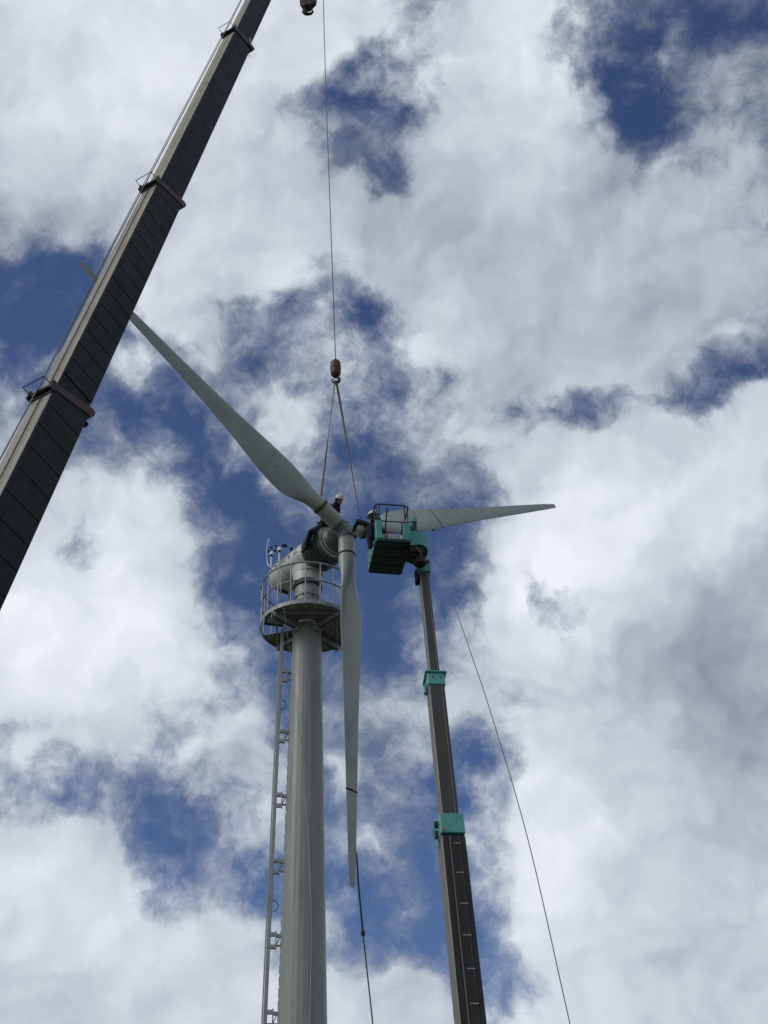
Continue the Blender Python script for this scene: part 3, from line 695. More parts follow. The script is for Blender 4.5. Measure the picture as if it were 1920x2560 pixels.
# boom head above the picture, turntable and carrier under the boom foot
hd_ = MB().box(BB + bu * .3, bh, bn, bu, .30, .48, .45, .03).build('boom_head', 'maroon', crane)
CABLE_TOP = at_y(802, -250, BB.y + .35); MBLK = at_y(770, -60, BB.y + .15)
for pp in (CABLE_TOP, V((MBLK.x, MBLK.y, BB.z))):
    MB().lathe(pp - bh * .05 + (BB + bu * .3 - pp).normalized() * .15, bh, [(0, .10), (0, .30), (.03, .26), (.07, .26), (.10, .30), (.10, .10)], 24).build('head_sheave', 'dark_steel', crane, True)
tb_ = V((base_p.x, base_p.y, 0)); fw = V((bu.x, bu.y, 0)).normalized(); sd_ = UP.cross(fw)
MB().lathe(tb_, UP, [(1.15, .9), (1.55, .9), (1.55, .7)], 32).build('turntable', 'dark_steel', crane, True)
MB().box(tb_ + UP * 1.95 - fw * .5, fw, sd_, UP, 1.1, .75, .40, .05).build('upper_works', 'cream', crane)
for s in (-1, 1): MB().box(tb_ + UP * 2.4 + sd_ * (s * .42), fw, sd_, UP, .45, .06, .55, .02).build('boom_foot_plate', 'cream', crane)
MB().box(tb_ + UP * .95 - fw * 1.0, fw, sd_, UP, 4.2, 1.15, .22, .05).build('carrier', 'cream', crane)
for i in range(4):
    for s in (-1, 1):
        MB().lathe(tb_ + UP * .55 - fw * (3.9 - 2.0 * i) + sd_ * (s * 1.15 - .18), sd_, [(0, .25), (0, .5), (.05, .55), (.31, .55), (.36, .5), (.36, .25)], 24).build('wheel', 'black', crane, True)

# ------------------------------------------------------------------ cable, hook ball, sling, hook block
BALL = at_y(839, 920, 24.25)
ct = at(839, 899, depth_of(BALL))
cable = MB().tube([ct, lerp(ct, CABLE_TOP, .5) + V((-.04, 0, 0)), CABLE_TOP], .0145, 8).build('hoist_cable', 'rope', None, True)
tag(cable, 'single steel hoist cable running down to the rusty red hook weight', 'cable')
hk = thing('hook_weight', BALL, 'rusty red cylindrical hook weight at the end of the hoist cable', 'hook')
def prof_px(ps, ref):                  # (pixel y, pixel half-width) -> (height, radius) along the plumb line
    dz = depth_of(ref); r = ray(839, 920)
    out = []
    for (yy, hw) in ps:
        hh = (920 - yy) * dz / FPX / cos(math.asin(r.normalized().z)); out.append((hh, hw * dz / FPX))
    return out
MB().lathe(BALL, UP, [(-.35, .05), (-.33, .085), (-.25, .135), (-.21, .147), (.17, .147), (.22, .132), (.26, .08), (.28, .035), (.36, .03)], 28).build('weight_body', 'rust', hk, True)
MB().lathe(BALL, UP, [(-.06, .150), (-.05, .156), (.02, .156), (.03, .150)], 28).build('weight_band', 'rust', hk, True)
def hook(center, sc_, name, parent, m_, flip=1):
    X = _R; pts = []; rad = []
    for i in range(20):
        a = radians(100 - i * 15.5); pts.append(center + X * (flip * cos(a) * .088 * sc_) + UP * (sin(a) * .10 * sc_)); rad.append(sc_ * lerp(.044, .016, abs(i - 7) / 13))
    pts.insert(0, center + UP * (.24 * sc_)); rad.insert(0, .034 * sc_)
    return MB().tube(pts, rad, 10).build(name, m_, parent, True)
hook(BALL - UP * .47, 1.15, 'hook', hk, 'dark_steel', 1)
MB().tube([BALL - UP * .40 - _R * .02, BALL - UP * .47 - _R * .105], .010, 6).build('safety_latch', 'dark_steel', hk)
HKB = BALL - UP * .545
# sling
def strap(pts, w, t, tw0, tw1):
    n = len(pts); mbx = MB(); rings = []
    for i, p in enumerate(pts):
        tt = (pts[min(i + 1, n - 1)] - pts[max(i - 1, 0)]).normalized(); a = _F.cross(tt).normalized(); b = tt.cross(a)
        an_ = lerp(tw0, tw1, i / (n - 1)); x = a * cos(an_) + b * sin(an_); y = tt.cross(x)
        ww = w(i / (n - 1)) if callable(w) else w
        rings.append([p + x * (sx * ww / 2) + y * (sy * t / 2) for (sx, sy) in ((1, 1), (-1, 1), (-1, -1), (1, -1))])
    return mbx.loft(rings)
sl = thing('lifting_sling', HKB, 'two-legged ochre webbing sling on the crane hook holding the rotor', 'sling')
TOPS = HKB + UP * .02
l_end = HUB + d_left * 1.06 + UP * .10 - AX * .20
q1 = at(803, 1238, depth_of(l_end))
strap([lerp(TOPS - _R * .02, q1, i / 24) for i in range(25)], lambda t: .056 + .045 * exp(-((t - .62) / .16) ** 2), .012, .9, 2.3).build('sling_leg', 'sling', sl)
strap(spline([q1, q1 - UP * .22 - AX * .10, HUB + d_left * .98 - UP * .18 - AX * .16], 6), .07, .012, 1.2, 1.2).build('sling_tail', 'sling', sl)
r_end = HUB + d_right * .62 + UP * .02
q2 = lerp(at(899, 1290, depth_of(r_end) - .05), r_end, .0)
strap([lerp(TOPS + _R * .02, q2, i / 24) for i in range(25)], lambda t: .058 + .012 * sin(t * 9), .012, .3, 1.5).build('sling_leg', 'sling_grey', sl)
strap(spline([q2, lerp(q2, r_end, .6) + AX * .05, r_end - UP * .14 + AX * .12], 6), .06, .012, 1.5, 1.2).build('sling_tail', 'sling', sl)
strap([TOPS + UP * .03, TOPS - UP * .12], .085, .05, 0, 0).build('sling_eye', 'sling', sl)
# main hook block high up by the boom head
KB = at_y(770, 12, BB.y + .1)
kb = thing('hook_block', KB, 'dark maroon crane hook block with black hook hanging high beside the boom', 'hook')
kx = (_R - UP * _R.z).normalized(); ky = UP.cross(kx)
sh_ = [(.78, .10), (.74, -.10), (-.20, -.52), (-.50, -.52)]
pts2 = [(-.33, .65), (.33, .65), (.31, .25), (.10, -.20), (-.14, -.28), (-.31, .25)]
for s in (-1, 1):
    MB().loft([[KB + kx * a + UP * b + ky * (s * .13 - .02) for (a, b) in pts2], [KB + kx * a + UP * b + ky * (s * .13 + .02) for (a, b) in pts2]]).build('cheek_plate', 'maroon', kb)
MB().lathe(KB + UP * .35 - ky * .10, ky, [(0, .08), (0, .26), (.04, .22), (.16, .22), (.20, .26), (.20, .08)], 28).build('sheave', 'dark_steel', kb, True)
MB().box(KB - UP * .20 + kx * -.02, kx, ky, UP, .13, .10, .10, .02).build('trunnion', 'dark_steel', kb)
hook(KB - UP * .47 + kx * .02, 1.85, 'hook', kb, 'black', -1)
MB().tube([KB - UP * .28 + kx * .10, KB - UP * .44 + kx * .17], .018, 6).build('safety_latch', 'black', kb)
for dx in (-.20, .20):
    MB().tube([KB + UP * .40 + kx * dx, V((KB.x, KB.y, BB.z + .2)) + kx * dx], .013, 6).build('fall_rope', 'rope', kb, True)

# ------------------------------------------------------------------ aerial work platform
PT, PB = at(1059, 1440, 29.0), at(1176, 2560, 20.5)
au = (PT - PB).normalized(); al = V((cos(radians(8)), sin(radians(8)), 0)); al = (al - au * al.dot(au)).normalized(); af = au.cross(al)
if af.y > 0: af = -af                # towards the viewer
def lz(y):
    q = (y - 1440) / (2560 - 1440); iz = lerp(1 / 29.0, 1 / 20.5, q); return 1 / iz
def lP(y): return at(lerp(1059, 1176, (y - 1440) / 1120), y, lz(y))
def la(y): return (lP(y) - PB).dot(au)
AB = -(PB.z - 1.6) / au.z
abase = PB + au * AB
lift = thing('aerial_work_platform', (abase.x, abase.y, 0), 'grey-brown telescopic lift boom carrying a teal work basket beside the rotor', 'aerial platform')
LS = [(AB, la(2106), .47, .50), (la(2106) - .4, la(1722), .345, .38), (la(1722) - .4, la(1428), .222, .26)]
for i, (s0, s1, W_, H_) in enumerate(LS):
    c_ = PB + au * ((s0 + s1) / 2)
    o = MB().box(c_, al, af, au, W_ / 2, H_ / 2, (s1 - s0) / 2, .02).build('boom_section', 'boom_dark' if i == 0 else 'brown_boom', lift)
    o.data.materials.append(M['brown_edge'])
    for p in o.data.polygons:
        if p.normal.dot(al) < -.5: p.material_index = 1  # left face: sunlit brightness put into the colour
    hl = (s1 - s0) / 2
    if i == 0:
        MB().box(c_ + af * (H_ / 2 + .006) + al * .015, al, af, au, .085, .008, hl - .02).build('centre_strip', 'boom_dark', o)
        for s in (-1, 1): MB().box(c_ + af * (H_ / 2 + .004) + al * (.015 + s * .092), al, af, au, .008, .010, hl - .02).build('guide_edge', 'brown_edge' if s < 0 else 'brown_boom', o)
        for yy in (2128, 2201, 2278, 2357, 2441, 2528):
            q = PB + au * la(yy) + af * (H_ / 2 + .018) + al * .06
            mk = MB()
            for (x0, w) in ((-.062, .016), (-.025, .013), (.002, .013), (.030, .012), (.057, .014)): mk.box(q + al * x0, al, af, au, w * .8, .002, .011)
            mk.build('length_mark', 'white_mark', o)
    else:
        MB().box(c_ + af * (H_ / 2 + .003) + al * (W_ * .30), al, af, au, .008, .004, hl - .02).build('guide_edge', 'brown_edge', o)
# collars
def lcollar(y0, y1, W_, H_, lip):
    a, b = la(y1), la(y0); c_ = PB + au * ((a + b) / 2)
    m1 = MB().box(c_, al, af, au, W_ / 2, H_ / 2, (b - a) / 2, .015).build('collar', 'teal', lift)
    if lip: MB().box(c_ + au * ((b - a) / 2 + .012), al, af, au, W_ / 2 + .045, H_ / 2 + .04, .022, .008).build('collar_lip', 'teal', m1)
    return m1, c_, (b - a) / 2
k1, c1, h1 = lcollar(1697, 1726, .385, .42, True)
for s in (-.08, .10): MB().lathe(c1 + af * .21 + al * s + au * .03, af, [(0, .016), (.012, .016)], 10).build('collar_bolt', 'dark_steel', k1)
MB().box(c1 - al * .23 - au * .16, al, af, au, .03, .05, .12, .008).build('roller_bracket', 'teal', k1)
k2, c2, h2 = lcollar(2053, 2102, .475, .55, False)
MB().box(c2 + al * .0 + af * .282 - au * (h2 - .08) - al * .17, al, af, au, .03, .004, .03).build('warning_label', 'sign_red', k2)
rb = MB().box(c2 - al * .275 + au * .13, al, af, au, .035, .05, .06, .01); rb.box(c2 - al * .285 - au * .10, al, af, au, .035, .04, .09, .015); rb.build('roller_bracket', 'dark_steel', k2)
MB().tube(spline([c2 - al * .27 + au * .1, c2 - al * .36 - au * .05, c2 - al * .27 - au * .22, c2 - al * .25 - au * .42], 6), .016, 6).build('hydraulic_hose', 'teal', k2, True)
MB().box(c2 + al * .255 + au * .05, al, af, au, .016, .05, .05, .006).build('side_lug', 'dark_steel', k2)
# turntable and truck bed below the picture
MB().lathe((abase.x, abase.y, 0), UP, [(.95, .6), (1.25, .6), (1.25, .45)], 28).build('turntable', 'teal', lift, True)
MB().box((abase.x, abase.y, 1.5), (1, 0, 0), (0, 1, 0), UP, .45, .5, .32, .04).build('turret', 'teal', lift)
MB().box((abase.x + .6, abase.y, .78), (1, 0, 0), (0, 1, 0), UP, 2.9, 1.0, .17, .04).build('truck_bed', 'teal', lift)
for i in range(2):
    for s in (-1, 1): MB().lathe((abase.x - 1.2 + 3.4 * i, abase.y + s * .95 - .13, .42), (0, 1, 0), [(0, .2), (0, .38), (.04, .42), (.22, .42), (.26, .38), (.26, .2)], 24).build('wheel', 'black', lift, True)

# basket
ph = radians(10); bx, by = V((cos(ph), sin(ph), 0)), V((-sin(ph), cos(ph), 0))
BK = at(984, 1352, 28.6)             # middle of the near floor edge
BW, BD, BHT = .84, 1.38, 1.10
def bp(x, y, z): return BK + bx * x + by * y + UP * z
def rounded_plate(z0, z1, w, d, r, n=5):
    pts = []
    for (sx, sy, a0) in ((1, 1, 0), (-1, 1, 90), (-1, -1, 180), (1, -1, 270)):
        for i in range(n + 1):
            a = radians(a0 + 90 * i / n); pts.append((sx * (w / 2 - r) + cos(a) * r, d / 2 + sy * (d / 2 - r) + sin(a) * r))
    return MB().loft([[bp(x, y, z0) for (x, y) in pts], [bp(x, y, z1) for (x, y) in pts]])
basket = rounded_plate(0, .05, BW, BD, .07).build('basket_floor', 'teal_dark', lift, True)
for i in range(1, 4): MB().box(bp(0, BD * i / 4, -.008), bx, by, UP, BW / 2 - .06, .02, .010).build('floor_rib', 'teal_dark', basket)
MB().box(bp(.0, BD / 2, -.006), bx, by, UP, .02, BD / 2 - .05, .008).build('floor_rib', 'teal_dark', basket)
t_ = .022
def bpanel(name, x0, x1, y, z0, z1, m_='teal'):
    return MB().box(bp((x0 + x1) / 2, y, (z0 + z1) / 2), bx, by, UP, (x1 - x0) / 2, t_, (z1 - z0) / 2, .012).build(name, m_, basket)
bpanel('sill_panel', -BW / 2 + .15, BW / 2 - .15, .02, .05, .185)
bpanel('corner_panel', -BW / 2, -BW / 2 + .15, .02, .05, .60); bpanel('corner_panel', BW / 2 - .17, BW / 2, .02, .05, .57)
bpanel('rear_panel', -BW / 2, BW / 2, BD - .02, .05, .60)
for s in (-1, 1):
    MB().box(bp(s * (BW / 2 - .02), BD / 2, .325), by, bx, UP, BD / 2 - .045, .018, .275, .012).build('side_panel', 'teal', basket)
    for i in range(5):
        for j in range(2): MB().lathe(bp(s * (BW / 2 + .001), .18 + i * .25, .16 + j * .25), bx * s, [(0, .035), (.006, .03)], 10).build('side_boss', 'teal_dark', basket)
def brail(name, pts, r=.017, m_='teal_dark'): return MB().tube(pts, r, 8).build(name, m_, basket, True)
def rl(z, inset=.0, r=.12):
    pts = []
    w, d = BW / 2 - inset, BD - inset
    for (cx, cy, a0) in ((w - r, d - r, 0), (-w + r, d - r, 90), (-w + r, inset + r, 180), (w - r, inset + r, 270)):
        for i in range(6):
            a = radians(a0 + 90 * i / 5); pts.append(bp(cx + cos(a) * r, cy + sin(a) * r, z))
    return pts
MB().tube(rl(BHT, .01), .02, 8, True).build('top_rail', 'teal_dark', basket, True)
MB().tube(rl(.60, .03, .06), .016, 8, True).build('mid_rail', 'teal_dark', basket, True)
for x in (-BW / 2 + .10, BW / 2 - .12): brail('rail_post', [bp(x, .02, .55), bp(x, .015, BHT)])
for (x, y) in ((-BW / 2 + .01, .20), (BW / 2 - .01, .20), (-BW / 2 + .01, BD - .2), (BW / 2 - .01, BD - .2), (0, BD - .01)): brail('rail_post', [bp(x, y, .5), bp(x, y, BHT)])
brail('harness_rail', spline([bp(-BW / 2 + .08, .03, .60), bp(-BW / 2 + .03, .05, .95), bp(-BW / 2 + .06, .10, BHT - .02)], 6), .015)
# load sign on the sill
MB().box(bp(.0, -.006, .122), bx, by, UP, .225, .003, .055).build('load_sign', 'sign', basket)
MB().box(bp(-.175, -.011, .122), bx, by, UP, .045, .002, .046).build('sign_frame', 'sign_dark', basket)
MB().box(bp(-.172, -.0145, .128), bx, by, UP, .030, .001, .030).build('sign_pictogram', 'sign_red', basket)
for zz in (.135, .108): MB().box(bp(-.06, -.011, zz), bx, by, UP, .045, .001, .006).build('sign_line', 'letter', basket)
tv, tf = text_polys('200', .1)
MB().add([bp(lerp(.02, .155, p.x), -.0112, lerp(.085, .158, p.y)) for p in tv], tf).build('sign_number', 'sign_dark', basket)
# safety chain at the right corner
MB().tube([bp(BW / 2 - .19 + .012 * sin(i * 2.2), .03, .60 - .40 * i / 20) for i in range(21)], .010, 6).build('safety_chain', 'dark_steel', basket)
# swivel mount between basket and boom head
ARM = bp(.62, .36, 0)
MB().box(bp(.50, .22, .33), bx, by, UP, .09, .03, .30, .01).build('mount_plate', 'teal_dark', lift)
MB().box(bp(.565, .26, .50), bx, by, UP, .055, .10, .25, .012).build('mount_column', 'teal_dark', lift)
MB().box(bp(.575, .22, .80), bx, by, UP, .055, .09, .07, .012).build('control_box', 'teal', lift)
MB().tube(spline([bp(.40, .05, .60), bp(.47, .05, .66), bp(.53, .08, .63)], 5), .014, 6).build('control_lever', 'dark_steel', lift, True)
hs_ = [(.42, 0), (.42, .44), (.60, .46), (.74, .42), (.84, .28), (.86, .06), (.86, -.12), (.82, -.02), (.74, .04), (.62, .05)]
MB().loft([[bp(x, .14, z) for (x, z) in hs_], [bp(x, .62, z) for (x, z) in hs_]]).build('swivel_housing', 'teal', lift)
MB().box(bp(.60, .38, -.06), bx, by, UP, .20, .21, .10, .02).build('swivel_drive', 'black', lift)
MB().lathe(bp(.68, .36, -.42), UP, [(0, .10), (.04, .15), (.30, .15), (.42, .12)], 20).build('rotary_actuator', 'black', lift, True)
MB().tube(spline([bp(.55, .14, -.02), bp(.63, .10, -.16), bp(.70, .12, -.26)], 6), .018, 6).build('hydraulic_hose', 'orange', lift, True)
MB().box(bp(.46, .40, -.12), (bx - UP * .35).normalized(), by, (UP + bx * .35).normalized(), .16, .18, .09, .02).build('levelling_arm', 'black', lift)
HT = PB + au * (LS[2][1])
for s in (-1, 1): MB().box(HT + al * (s * .155) + au * .16, al, af, au, .018, .15, .26, .02).build('head_fork', 'teal', lift)
MB().box(HT + af * .02 - au * .04, al, af, au, .15, .155, .13, .015).build('head_block', 'teal', lift)
MB().tube([HT + au * .34 - al * .20, HT + au * .34 + al * .20], .045, 12).build('head_pin', 'dark_steel', lift, True)
MB().box(HT - al * .16 - af * .05 - au * .18, al, af, au, .045, .10, .22, .03).build('slave_cylinder', 'black', lift)

# ------------------------------------------------------------------ people
def capsule(mb_, a, b, ra, rb, n=6, seg=12, flat=None, k=1.0):
    a, b = V(a), V(b); d = (b - a); L_ = d.length; d.normalize()
    pts, rad = [], []
    for i in range(n + 1):
        t = i / n * pi / 2; pts.append(a - d * (ra * cos(t))); rad.append(max(ra * sin(t), .002))
    for i in range(1, 5): pts.append(lerp(a, b, i / 5)); rad.append(lerp(ra, rb, i / 5))
    for i in range(n + 1):
        t = i / n * pi / 2; pts.append(b + d * (rb * sin(t))); rad.append(max(rb * cos(t), .002))
    rr = [(r, r * k) for r in rad]
    mb_.tube(pts, rr, seg, flat=flat); return mb_
def remesh(o, vox=.011, it=3):
    r = o.modifiers.new('remesh', 'REMESH'); r.mode = 'VOXEL'; r.voxel_size = vox; r.use_smooth_shade = True
    s = o.modifiers.new('smooth', 'SMOOTH'); s.factor = .5; s.iterations = it
    dg = bpy.context.evaluated_depsgraph_get(); me = bpy.data.meshes.new_from_object(o.evaluated_get(dg)); mt = o.data.materials[0]
    o.modifiers.clear(); old = o.data; o.data = me; bpy.data.meshes.remove(old)
    if not me.materials: me.materials.append(mt)
    me.polygons.foreach_set('use_smooth', [True] * len(me.polygons)); return o
def hand(mb_, wrist, dirv, palm_n, side, curl=.6):
    d = dirv.normalized(); n = (palm_n - d * palm_n.dot(d)).normalized(); s = d.cross(n) * side
    mb_.box(wrist + d * .045, d, s, n, .05, .040, .016, .010)
    for i, (o_, l_) in enumerate(((-.030, .070), (-.010, .080), (.010, .075), (.029, .060))):
        p = wrist + d * .088 + s * o_; c = d
        for k_ in range(3):
            a = curl * (k_ + .6); c = (d * cos(a) - n * sin(a)); q = p + c * (l_ * (.45, .32, .26)[k_]); capsule(mb_, p, q, .0092 - .001 * k_, .0085 - .001 * k_, 3, 8); p = q
    p = wrist + d * .03 - s * .038; q = p - s * .03 + d * .03 - n * .01; capsule(mb_, p, q, .012, .010, 3, 8); capsule(mb_, q, q + d * .028 - n * .012, .010, .008, 3, 8)
def head(mb_, c, f, up):
    f = (f - up * f.dot(up)).normalized(); r = f.cross(up)
    mb_.ell(c + up * .02 - f * .01, .076, .098, .108, r, f, up, 20, 14); mb_.ell(c - up * .055 + f * .02, .058, .07, .065, r, f, up, 16, 10)
    mb_.ell(c - up * .018 + f * .098, .013, .020, .024, r, f, up, 10, 8)           # nose
    for s in (-1, 1):
        mb_.ell(c - up * .005 + r * (s * .078), .010, .022, .032, r, f, up, 10, 8)    # ears
        mb_.ell(c + up * .022 + f * .078 + r * (s * .032), .024, .014, .010, r, f, up, 10, 8)  # brows
    mb_.ell(c - up * .068 + f * .086, .024, .010, .008, r, f, up, 10, 8)           # mouth
def helmet(c, f, up, parent):
    f = (f - up * f.dot(up)).normalized(); r = f.cross(up); cc = c + up * .055
    R_ = []
    for i in range(9):
        t = pi / 2 * i / 8; k = max(cos(t), .03); R_.append([cc + r * (.122 * k * cos(2 * pi * j / 28)) + f * (.142 * k * sin(2 * pi * j / 28)) + up * (.118 * sin(t) - .01) for j in range(28)])
    h_ = MB().loft(R_, True)
    h_.loft([[cc + r * (k * .122 * cos(2 * pi * j / 28)) + f * (k * .142 * sin(2 * pi * j / 28) + (.035 * max(0, sin(2 * pi * j / 28)) if e else 0)) + up * z for j in range(28)] for (k, z, e) in ((1.0, -.012, 0), (1.07, -.022, 1), (1.07, -.014, 1), (1.0, 0, 0))], False)
    for s in (-.03, 0, .03): h_.tube([cc + r * s + f * (.125 * cos(a)) + up * (.122 * sin(a) - .004) for a in [radians(25 + i * 13) for i in range(11)]], .008, 6)
    ho = h_.build('helmet', 'helmet', parent, True)
    MB().tube([cc - r * .10, c - up * .09 + f * .03 - r * .05, c - up * .115 + f * .04, c - up * .09 + f * .03 + r * .05, cc + r * .10], .007, 6).build('chin_strap', 'black', ho, True)
    return ho
def face_eyes(c, f, up, parent):
    f = (f - up * f.dot(up)).normalized(); r = f.cross(up)
    for s in (-1, 1): MB().ell(c + up * .008 + f * .083 + r * (s * .030), .012, .010, .008, r, f, up, 8, 6).build('eye', 'black', parent, True)

def worker(name, label, J, look, m_top, m_leg, hands):
    """J: joints hip pelvis chest neck head, shoulders/elbows/wrists, knees/ankles as dict of world points"""
    p = thing(name, J['base'], label, 'person')
    bd = MB()
    capsule(bd, J['pelvis'], J['chest'], .12, .13, flat=None); capsule(bd, J['neck'] - UP * .05, J['head'] - UP * .04, .052, .05)
    up = (J['head'] - J['neck']).normalized(); up = (up * .5 + UP * .5).normalized()
    head(bd, J['head'], look, up)
    for s in 'LR':
        capsule(bd, J['sh' + s], J['el' + s], .045, .038); capsule(bd, J['el' + s], J['wr' + s], .036, .027)
        hand(bd, J['wr' + s], J['hd' + s] - J['wr' + s], hands, 1 if s == 'R' else -1)
        capsule(bd, J['hip' + s], J['kn' + s], .075, .052); capsule(bd, J['kn' + s], J['an' + s], .05, .035)
        capsule(bd, J['an' + s], J['toe' + s], .04, .032)
    capsule(bd, J['shL'], J['shR'], .06, .06)
    body = remesh(bd.build('body', 'skin', p), .010)
    jk = MB(); 
    sx = (J['shR'] - J['shL']).normalized()
    capsule(jk, J['pelvis'], lerp(J['pelvis'], J['chest'], .5), .165, .165, flat=sx, k=.78); capsule(jk, lerp(J['pelvis'], J['chest'], .45), J['chest'], .165, .165, flat=sx, k=.80)
    capsule(jk, J['shL'], J['shR'], .085, .085); capsule(jk, J['chest'], J['neck'], .12, .072)
    for s in 'LR':
        capsule(jk, J['sh' + s], J['el' + s], .078, .062); capsule(jk, J['el' + s], J['wr' + s], .060, .044)
    remesh(jk.build('jacket', m_top, p), .012)
    tr = MB(); capsule(tr, J['hipL'], J['hipR'], .135, .135); capsule(tr, J['pelvis'], lerp(J['pelvis'], J['chest'], .25), .15, .15, flat=sx, k=.8)
    for s in 'LR':
        capsule(tr, J['hip' + s], J['kn' + s], .108, .080); capsule(tr, J['kn' + s], J['an' + s], .078, .062)
    remesh(tr.build('trousers', m_leg, p), .013)
    for s in 'LR':
        bt = MB(); d = (J['toe' + s] - J['an' + s]).normalized(); capsule(bt, J['an' + s] - d * .05, J['toe' + s], .058, .050); capsule(bt, lerp(J['kn' + s], J['an' + s], .85), J['an' + s], .062, .06)
        remesh(bt.build('boot', 'boot', p), .012)
        gl = MB(); hand(gl, J['wr' + s], J['hd' + s] - J['wr' + s], hands, 1 if s == 'R' else -1)
        for i_, v_ in enumerate(gl.v): pass
        go_ = gl.build('glove', 'glove', p); go_.modifiers.new('d', 'DISPLACE').strength = .006; remesh(go_, .006, 1)
    hd_ = MB(); lf = (look - up * look.dot(up)).normalized(); hr = lf.cross(up)
    hd_.ell(J['head'] - lf * .028 + up * .005, .100, .092, .125, hr, lf, up, 20, 14); capsule(hd_, J['head'] - up * .08 - lf * .02, J['neck'], .088, .10)
    remesh(hd_.build('hood', m_top, p), .012)
    helmet(J['head'], look, up, p); face_eyes(J['head'], look, up, body)
    # harness straps and waist belt
    hn = MB(); hn.tube([J['pelvis'] + sx * (.175 * cos(a)) + sx.cross(UP) * (.14 * sin(a)) + UP * .06 for a in [2 * pi * i / 20 for i in range(20)]], (.03, .014), 6, True)
    hn.build('tool_belt', 'dark_steel', p, True)
    return p
# worker astride the nacelle
hipc = nac(1.06, 0, .60)
J = {'pelvis': hipc + UP * .04, 'base': nac(1.06, 0, .50)}
hdp = at(848, 1250, 30.95)
dn = (J['pelvis'] - hdp); print('torso1', dn.length); dn.normalize(); J['chest'] = hdp + dn * .33; J['neck'] = hdp + dn * .15; J['head'] = hdp
n1 = -NE1                              # near side of the nacelle
J['shL'] = J['chest'] + UP * .06 + NE1 * .15 - NAX * .06; J['shR'] = J['chest'] + UP * .06 + n1 * .17 - NAX * .04
J['hipL'] = J['pelvis'] + NE1 * .10; J['hipR'] = J['pelvis'] + n1 * .10
J['knR'] = at(777, 1330, 30.62); J['anR'] = at(765, 1366, 30.72); J['toeR'] = at(757, 1379, 30.60)
J['knL'] = nac(1.02, .52, .42); J['anL'] = nac(1.15, .66, .0); J['toeL'] = nac(1.02, .70, -.06)
J['elR'] = at(812, 1290, 30.72); J['wrR'] = at(804, 1302, 30.55); J['hdR'] = at(800, 1306, 30.5)
J['elL'] = J['shL'] - NAX * .12 - UP * .26; J['wrL'] = J['elL'] + NAX * .10 - UP * .20 - NE1 * .06; J['hdL'] = J['wrL'] + NAX * .04 - UP * .08
w1 = worker('person', 'worker in navy overalls and white helmet sitting astride the nacelle behind a blade', J, (NAX * .8 - UP * .5), 'navy', 'navy', -UP)
# worker standing in the basket, arm stretched towards the hub
ft = bp(-.20, .80, .05)
hd2 = at(933, 1291, depth_of(bp(-.26, .72, 1.35)))
J = {'base': ft, 'pelvis': ft + UP * .92 + bx * .0, 'head': hd2}
hgt = hd2.z - ft.z
J['pelvis'] = V((ft.x, ft.y, ft.z + hgt * .56)); print('h2', hgt); dn = (J['pelvis'] - hd2).normalized(); J['chest'] = hd2 + dn * .34; J['neck'] = hd2 + dn * .16
lk = (HUB - hd2).normalized()
J['shR'] = J['chest'] + UP * .12 + by * .17 ; J['shL'] = J['chest'] + UP * .12 - by * .17
rch = at(884, 1328, depth_of(HUB) - .22)
J['elR'] = at(896, 1303, depth_of(HUB) - .35); J['wrR'] = at(886, 1319, depth_of(HUB) - .26); J['hdR'] = rch
J['elL'] = J['shL'] - UP * .24 - bx * .06; J['wrL'] = J['elL'] - UP * .12 - bx * .17; J['hdL'] = J['wrL'] - bx * .07 - UP * .03
J['hipL'] = J['pelvis'] - by * .10; J['hipR'] = J['pelvis'] + by * .10
for s, sg in (('L', -1), ('R', 1)):
    J['an' + s] = ft + by * (sg * .14) + UP * .10; J['kn' + s] = lerp(J['hip' + s], J['an' + s], .5) - bx * .05; J['toe' + s] = J['an' + s] - bx * .17 - UP * .06
w2 = worker('person', 'worker in dark jacket and white helmet leaning from the teal basket to the hub', J, (lk * .9 - UP * .4), 'navy2', 'navy', -UP)
# tool roll and pouch hung on the basket's outside, pry bar leaning in it
bag = MB(); capsule(bag, bp(-.50, .28, .62), bp(-.50, .30, .26), .075, .095); capsule(bag, bp(-.52, .33, .2), bp(-.51, .33, .02), .08, .06)
bo = remesh(bag.build('tool_bag', 'navy', None), .012); tag(bo, 'dark tool bag hung on the outside of the teal basket', 'bag')
pb_ = MB().tube([bp(-.17, .20, .05), bp(-.16, .10, .55), bp(-.115, .03, 1.02)], .017, 8).build('pry_bar', 'black', None, True); tag(pb_, 'long black pry bar standing up inside the teal basket', 'tool')

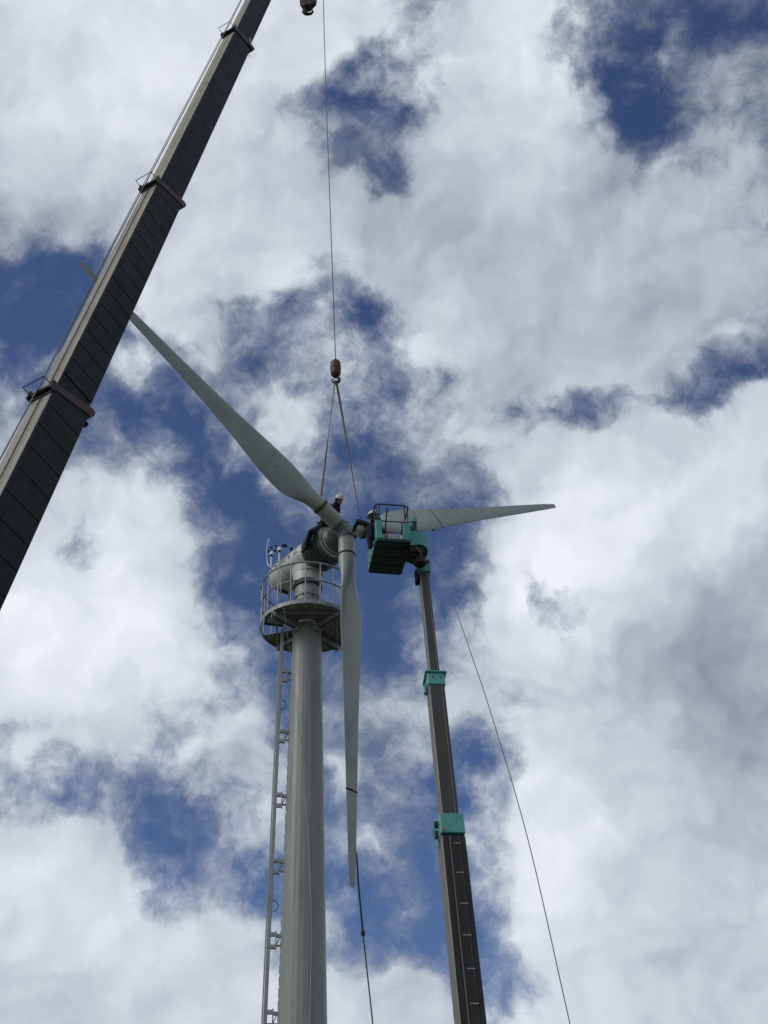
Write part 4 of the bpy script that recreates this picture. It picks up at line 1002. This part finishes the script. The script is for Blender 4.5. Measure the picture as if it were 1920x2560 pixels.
# ------------------------------------------------------------------ ropes
def rope(name, pts, r, m_, label, n=10):
    o = MB().tube(spline(pts, n), r, 6).build(name, m_, None, True); return tag(o, label, 'rope')
def front(x, y, gap=.02):             # on the near face of the tower
    r = ray(x, y); z_ = 12.0
    for _ in range(12):
        R_ = tower_r(z_) + gap; dx, dy = r.x, r.y; a = dx * dx + dy * dy; b = -2 * (dx * TX + dy * TY); c = TX * TX + TY * TY - R_ * R_
        disc = max(b * b - 4 * a * c, 0); t = (-b - sqrt(disc)) / (2 * a); z_ = CAM.z + r.z * t
    return CAM + r * t
dt = depth_of(V((TX, TY, 18.0)))
rope('tag_line', [nac(2.30, -.455, -.08), at(701, 1465, dt - 1.3), at(709, 1517, dt - 1.28), at(716, 1568, dt - 1.28), at(727, 1640, dt - 1.0), at(741, 1760, depth_of(front(741, 1800, .25)) - .1), front(756, 1890), front(768, 2054), front(774, 2160), front(778, 2297), front(777.5, 2400), front(775.6, 2492), front(772, 2640)],
     .0085, 'pale_cord', 'thin pale cord hanging from the nacelle down the tower face')
zt0 = depth_of(HUB + d_low * 8.2)
st_ = MB().tube(spline([HUB + d_low * 8.25 - AX * .06 + E1 * .02, at(889.5, 2128, zt0 + .02), at(897, 2221, zt0 - .5), at(907, 2329, zt0 - 1.1)], 10), (.034, .02), 8).build('strap_sleeve', 'tag_dark', None, True)
tl = thing('tag_line', at(907, 2329, zt0 - 1.1), 'dark strap and rope trailing down from the tip of the hanging blade', 'rope')
attach(st_, tl)
MB().ell(at(907.5, 2333, zt0 - 1.12), .045, .045, .07).build('knot', 'black', tl, True)
gp = at(907.5, 2333, zt0 - 1.12); gq = at(932, 2560, zt0 - 3.0)
MB().tube(spline([gp, at(919, 2440, zt0 - 2.0), gq, gq + (gq - gp) * 2.0 + V((0, 0, -.2)), V((gq.x + .6, gq.y - 6.0, .02))], 10), .014, 6).build('rope_tail', 'tag_dark', tl, True)
zr = depth_of(HUB + d_right * 3.6)
rp0 = sec_right(3.62, .012)
MB().loft([sec_right(3.60, .003), sec_right(3.60, .012), sec_right(3.625, .012), sec_right(3.625, .003)], True).build('cord_band', 'dark_steel', b_right, True)
kp = at(1082, 1324, zr)
rl_ = thing('tag_line', kp, 'long thin grey guide line running down from the far blade', 'rope')
MB().ell(kp, .035, .035, .06).build('knot', 'black', rl_, True)
e1_ = at(1425, 2560, 21.0); e2_ = at(1319, 2095, 24.4)
MB().tube(spline([kp, at(1094, 1371, zr - .5), at(1125, 1480, zr - 1.6), at(1169, 1609, 29.2), at(1227, 1782, 27.4), e2_, e1_, e1_ + (e1_ - e2_) * 1.1], 10), [lerp(.0035, .0100, min(1, i / 34)) for i in range(71)], 6).build('cord', 'tag', rl_, True)
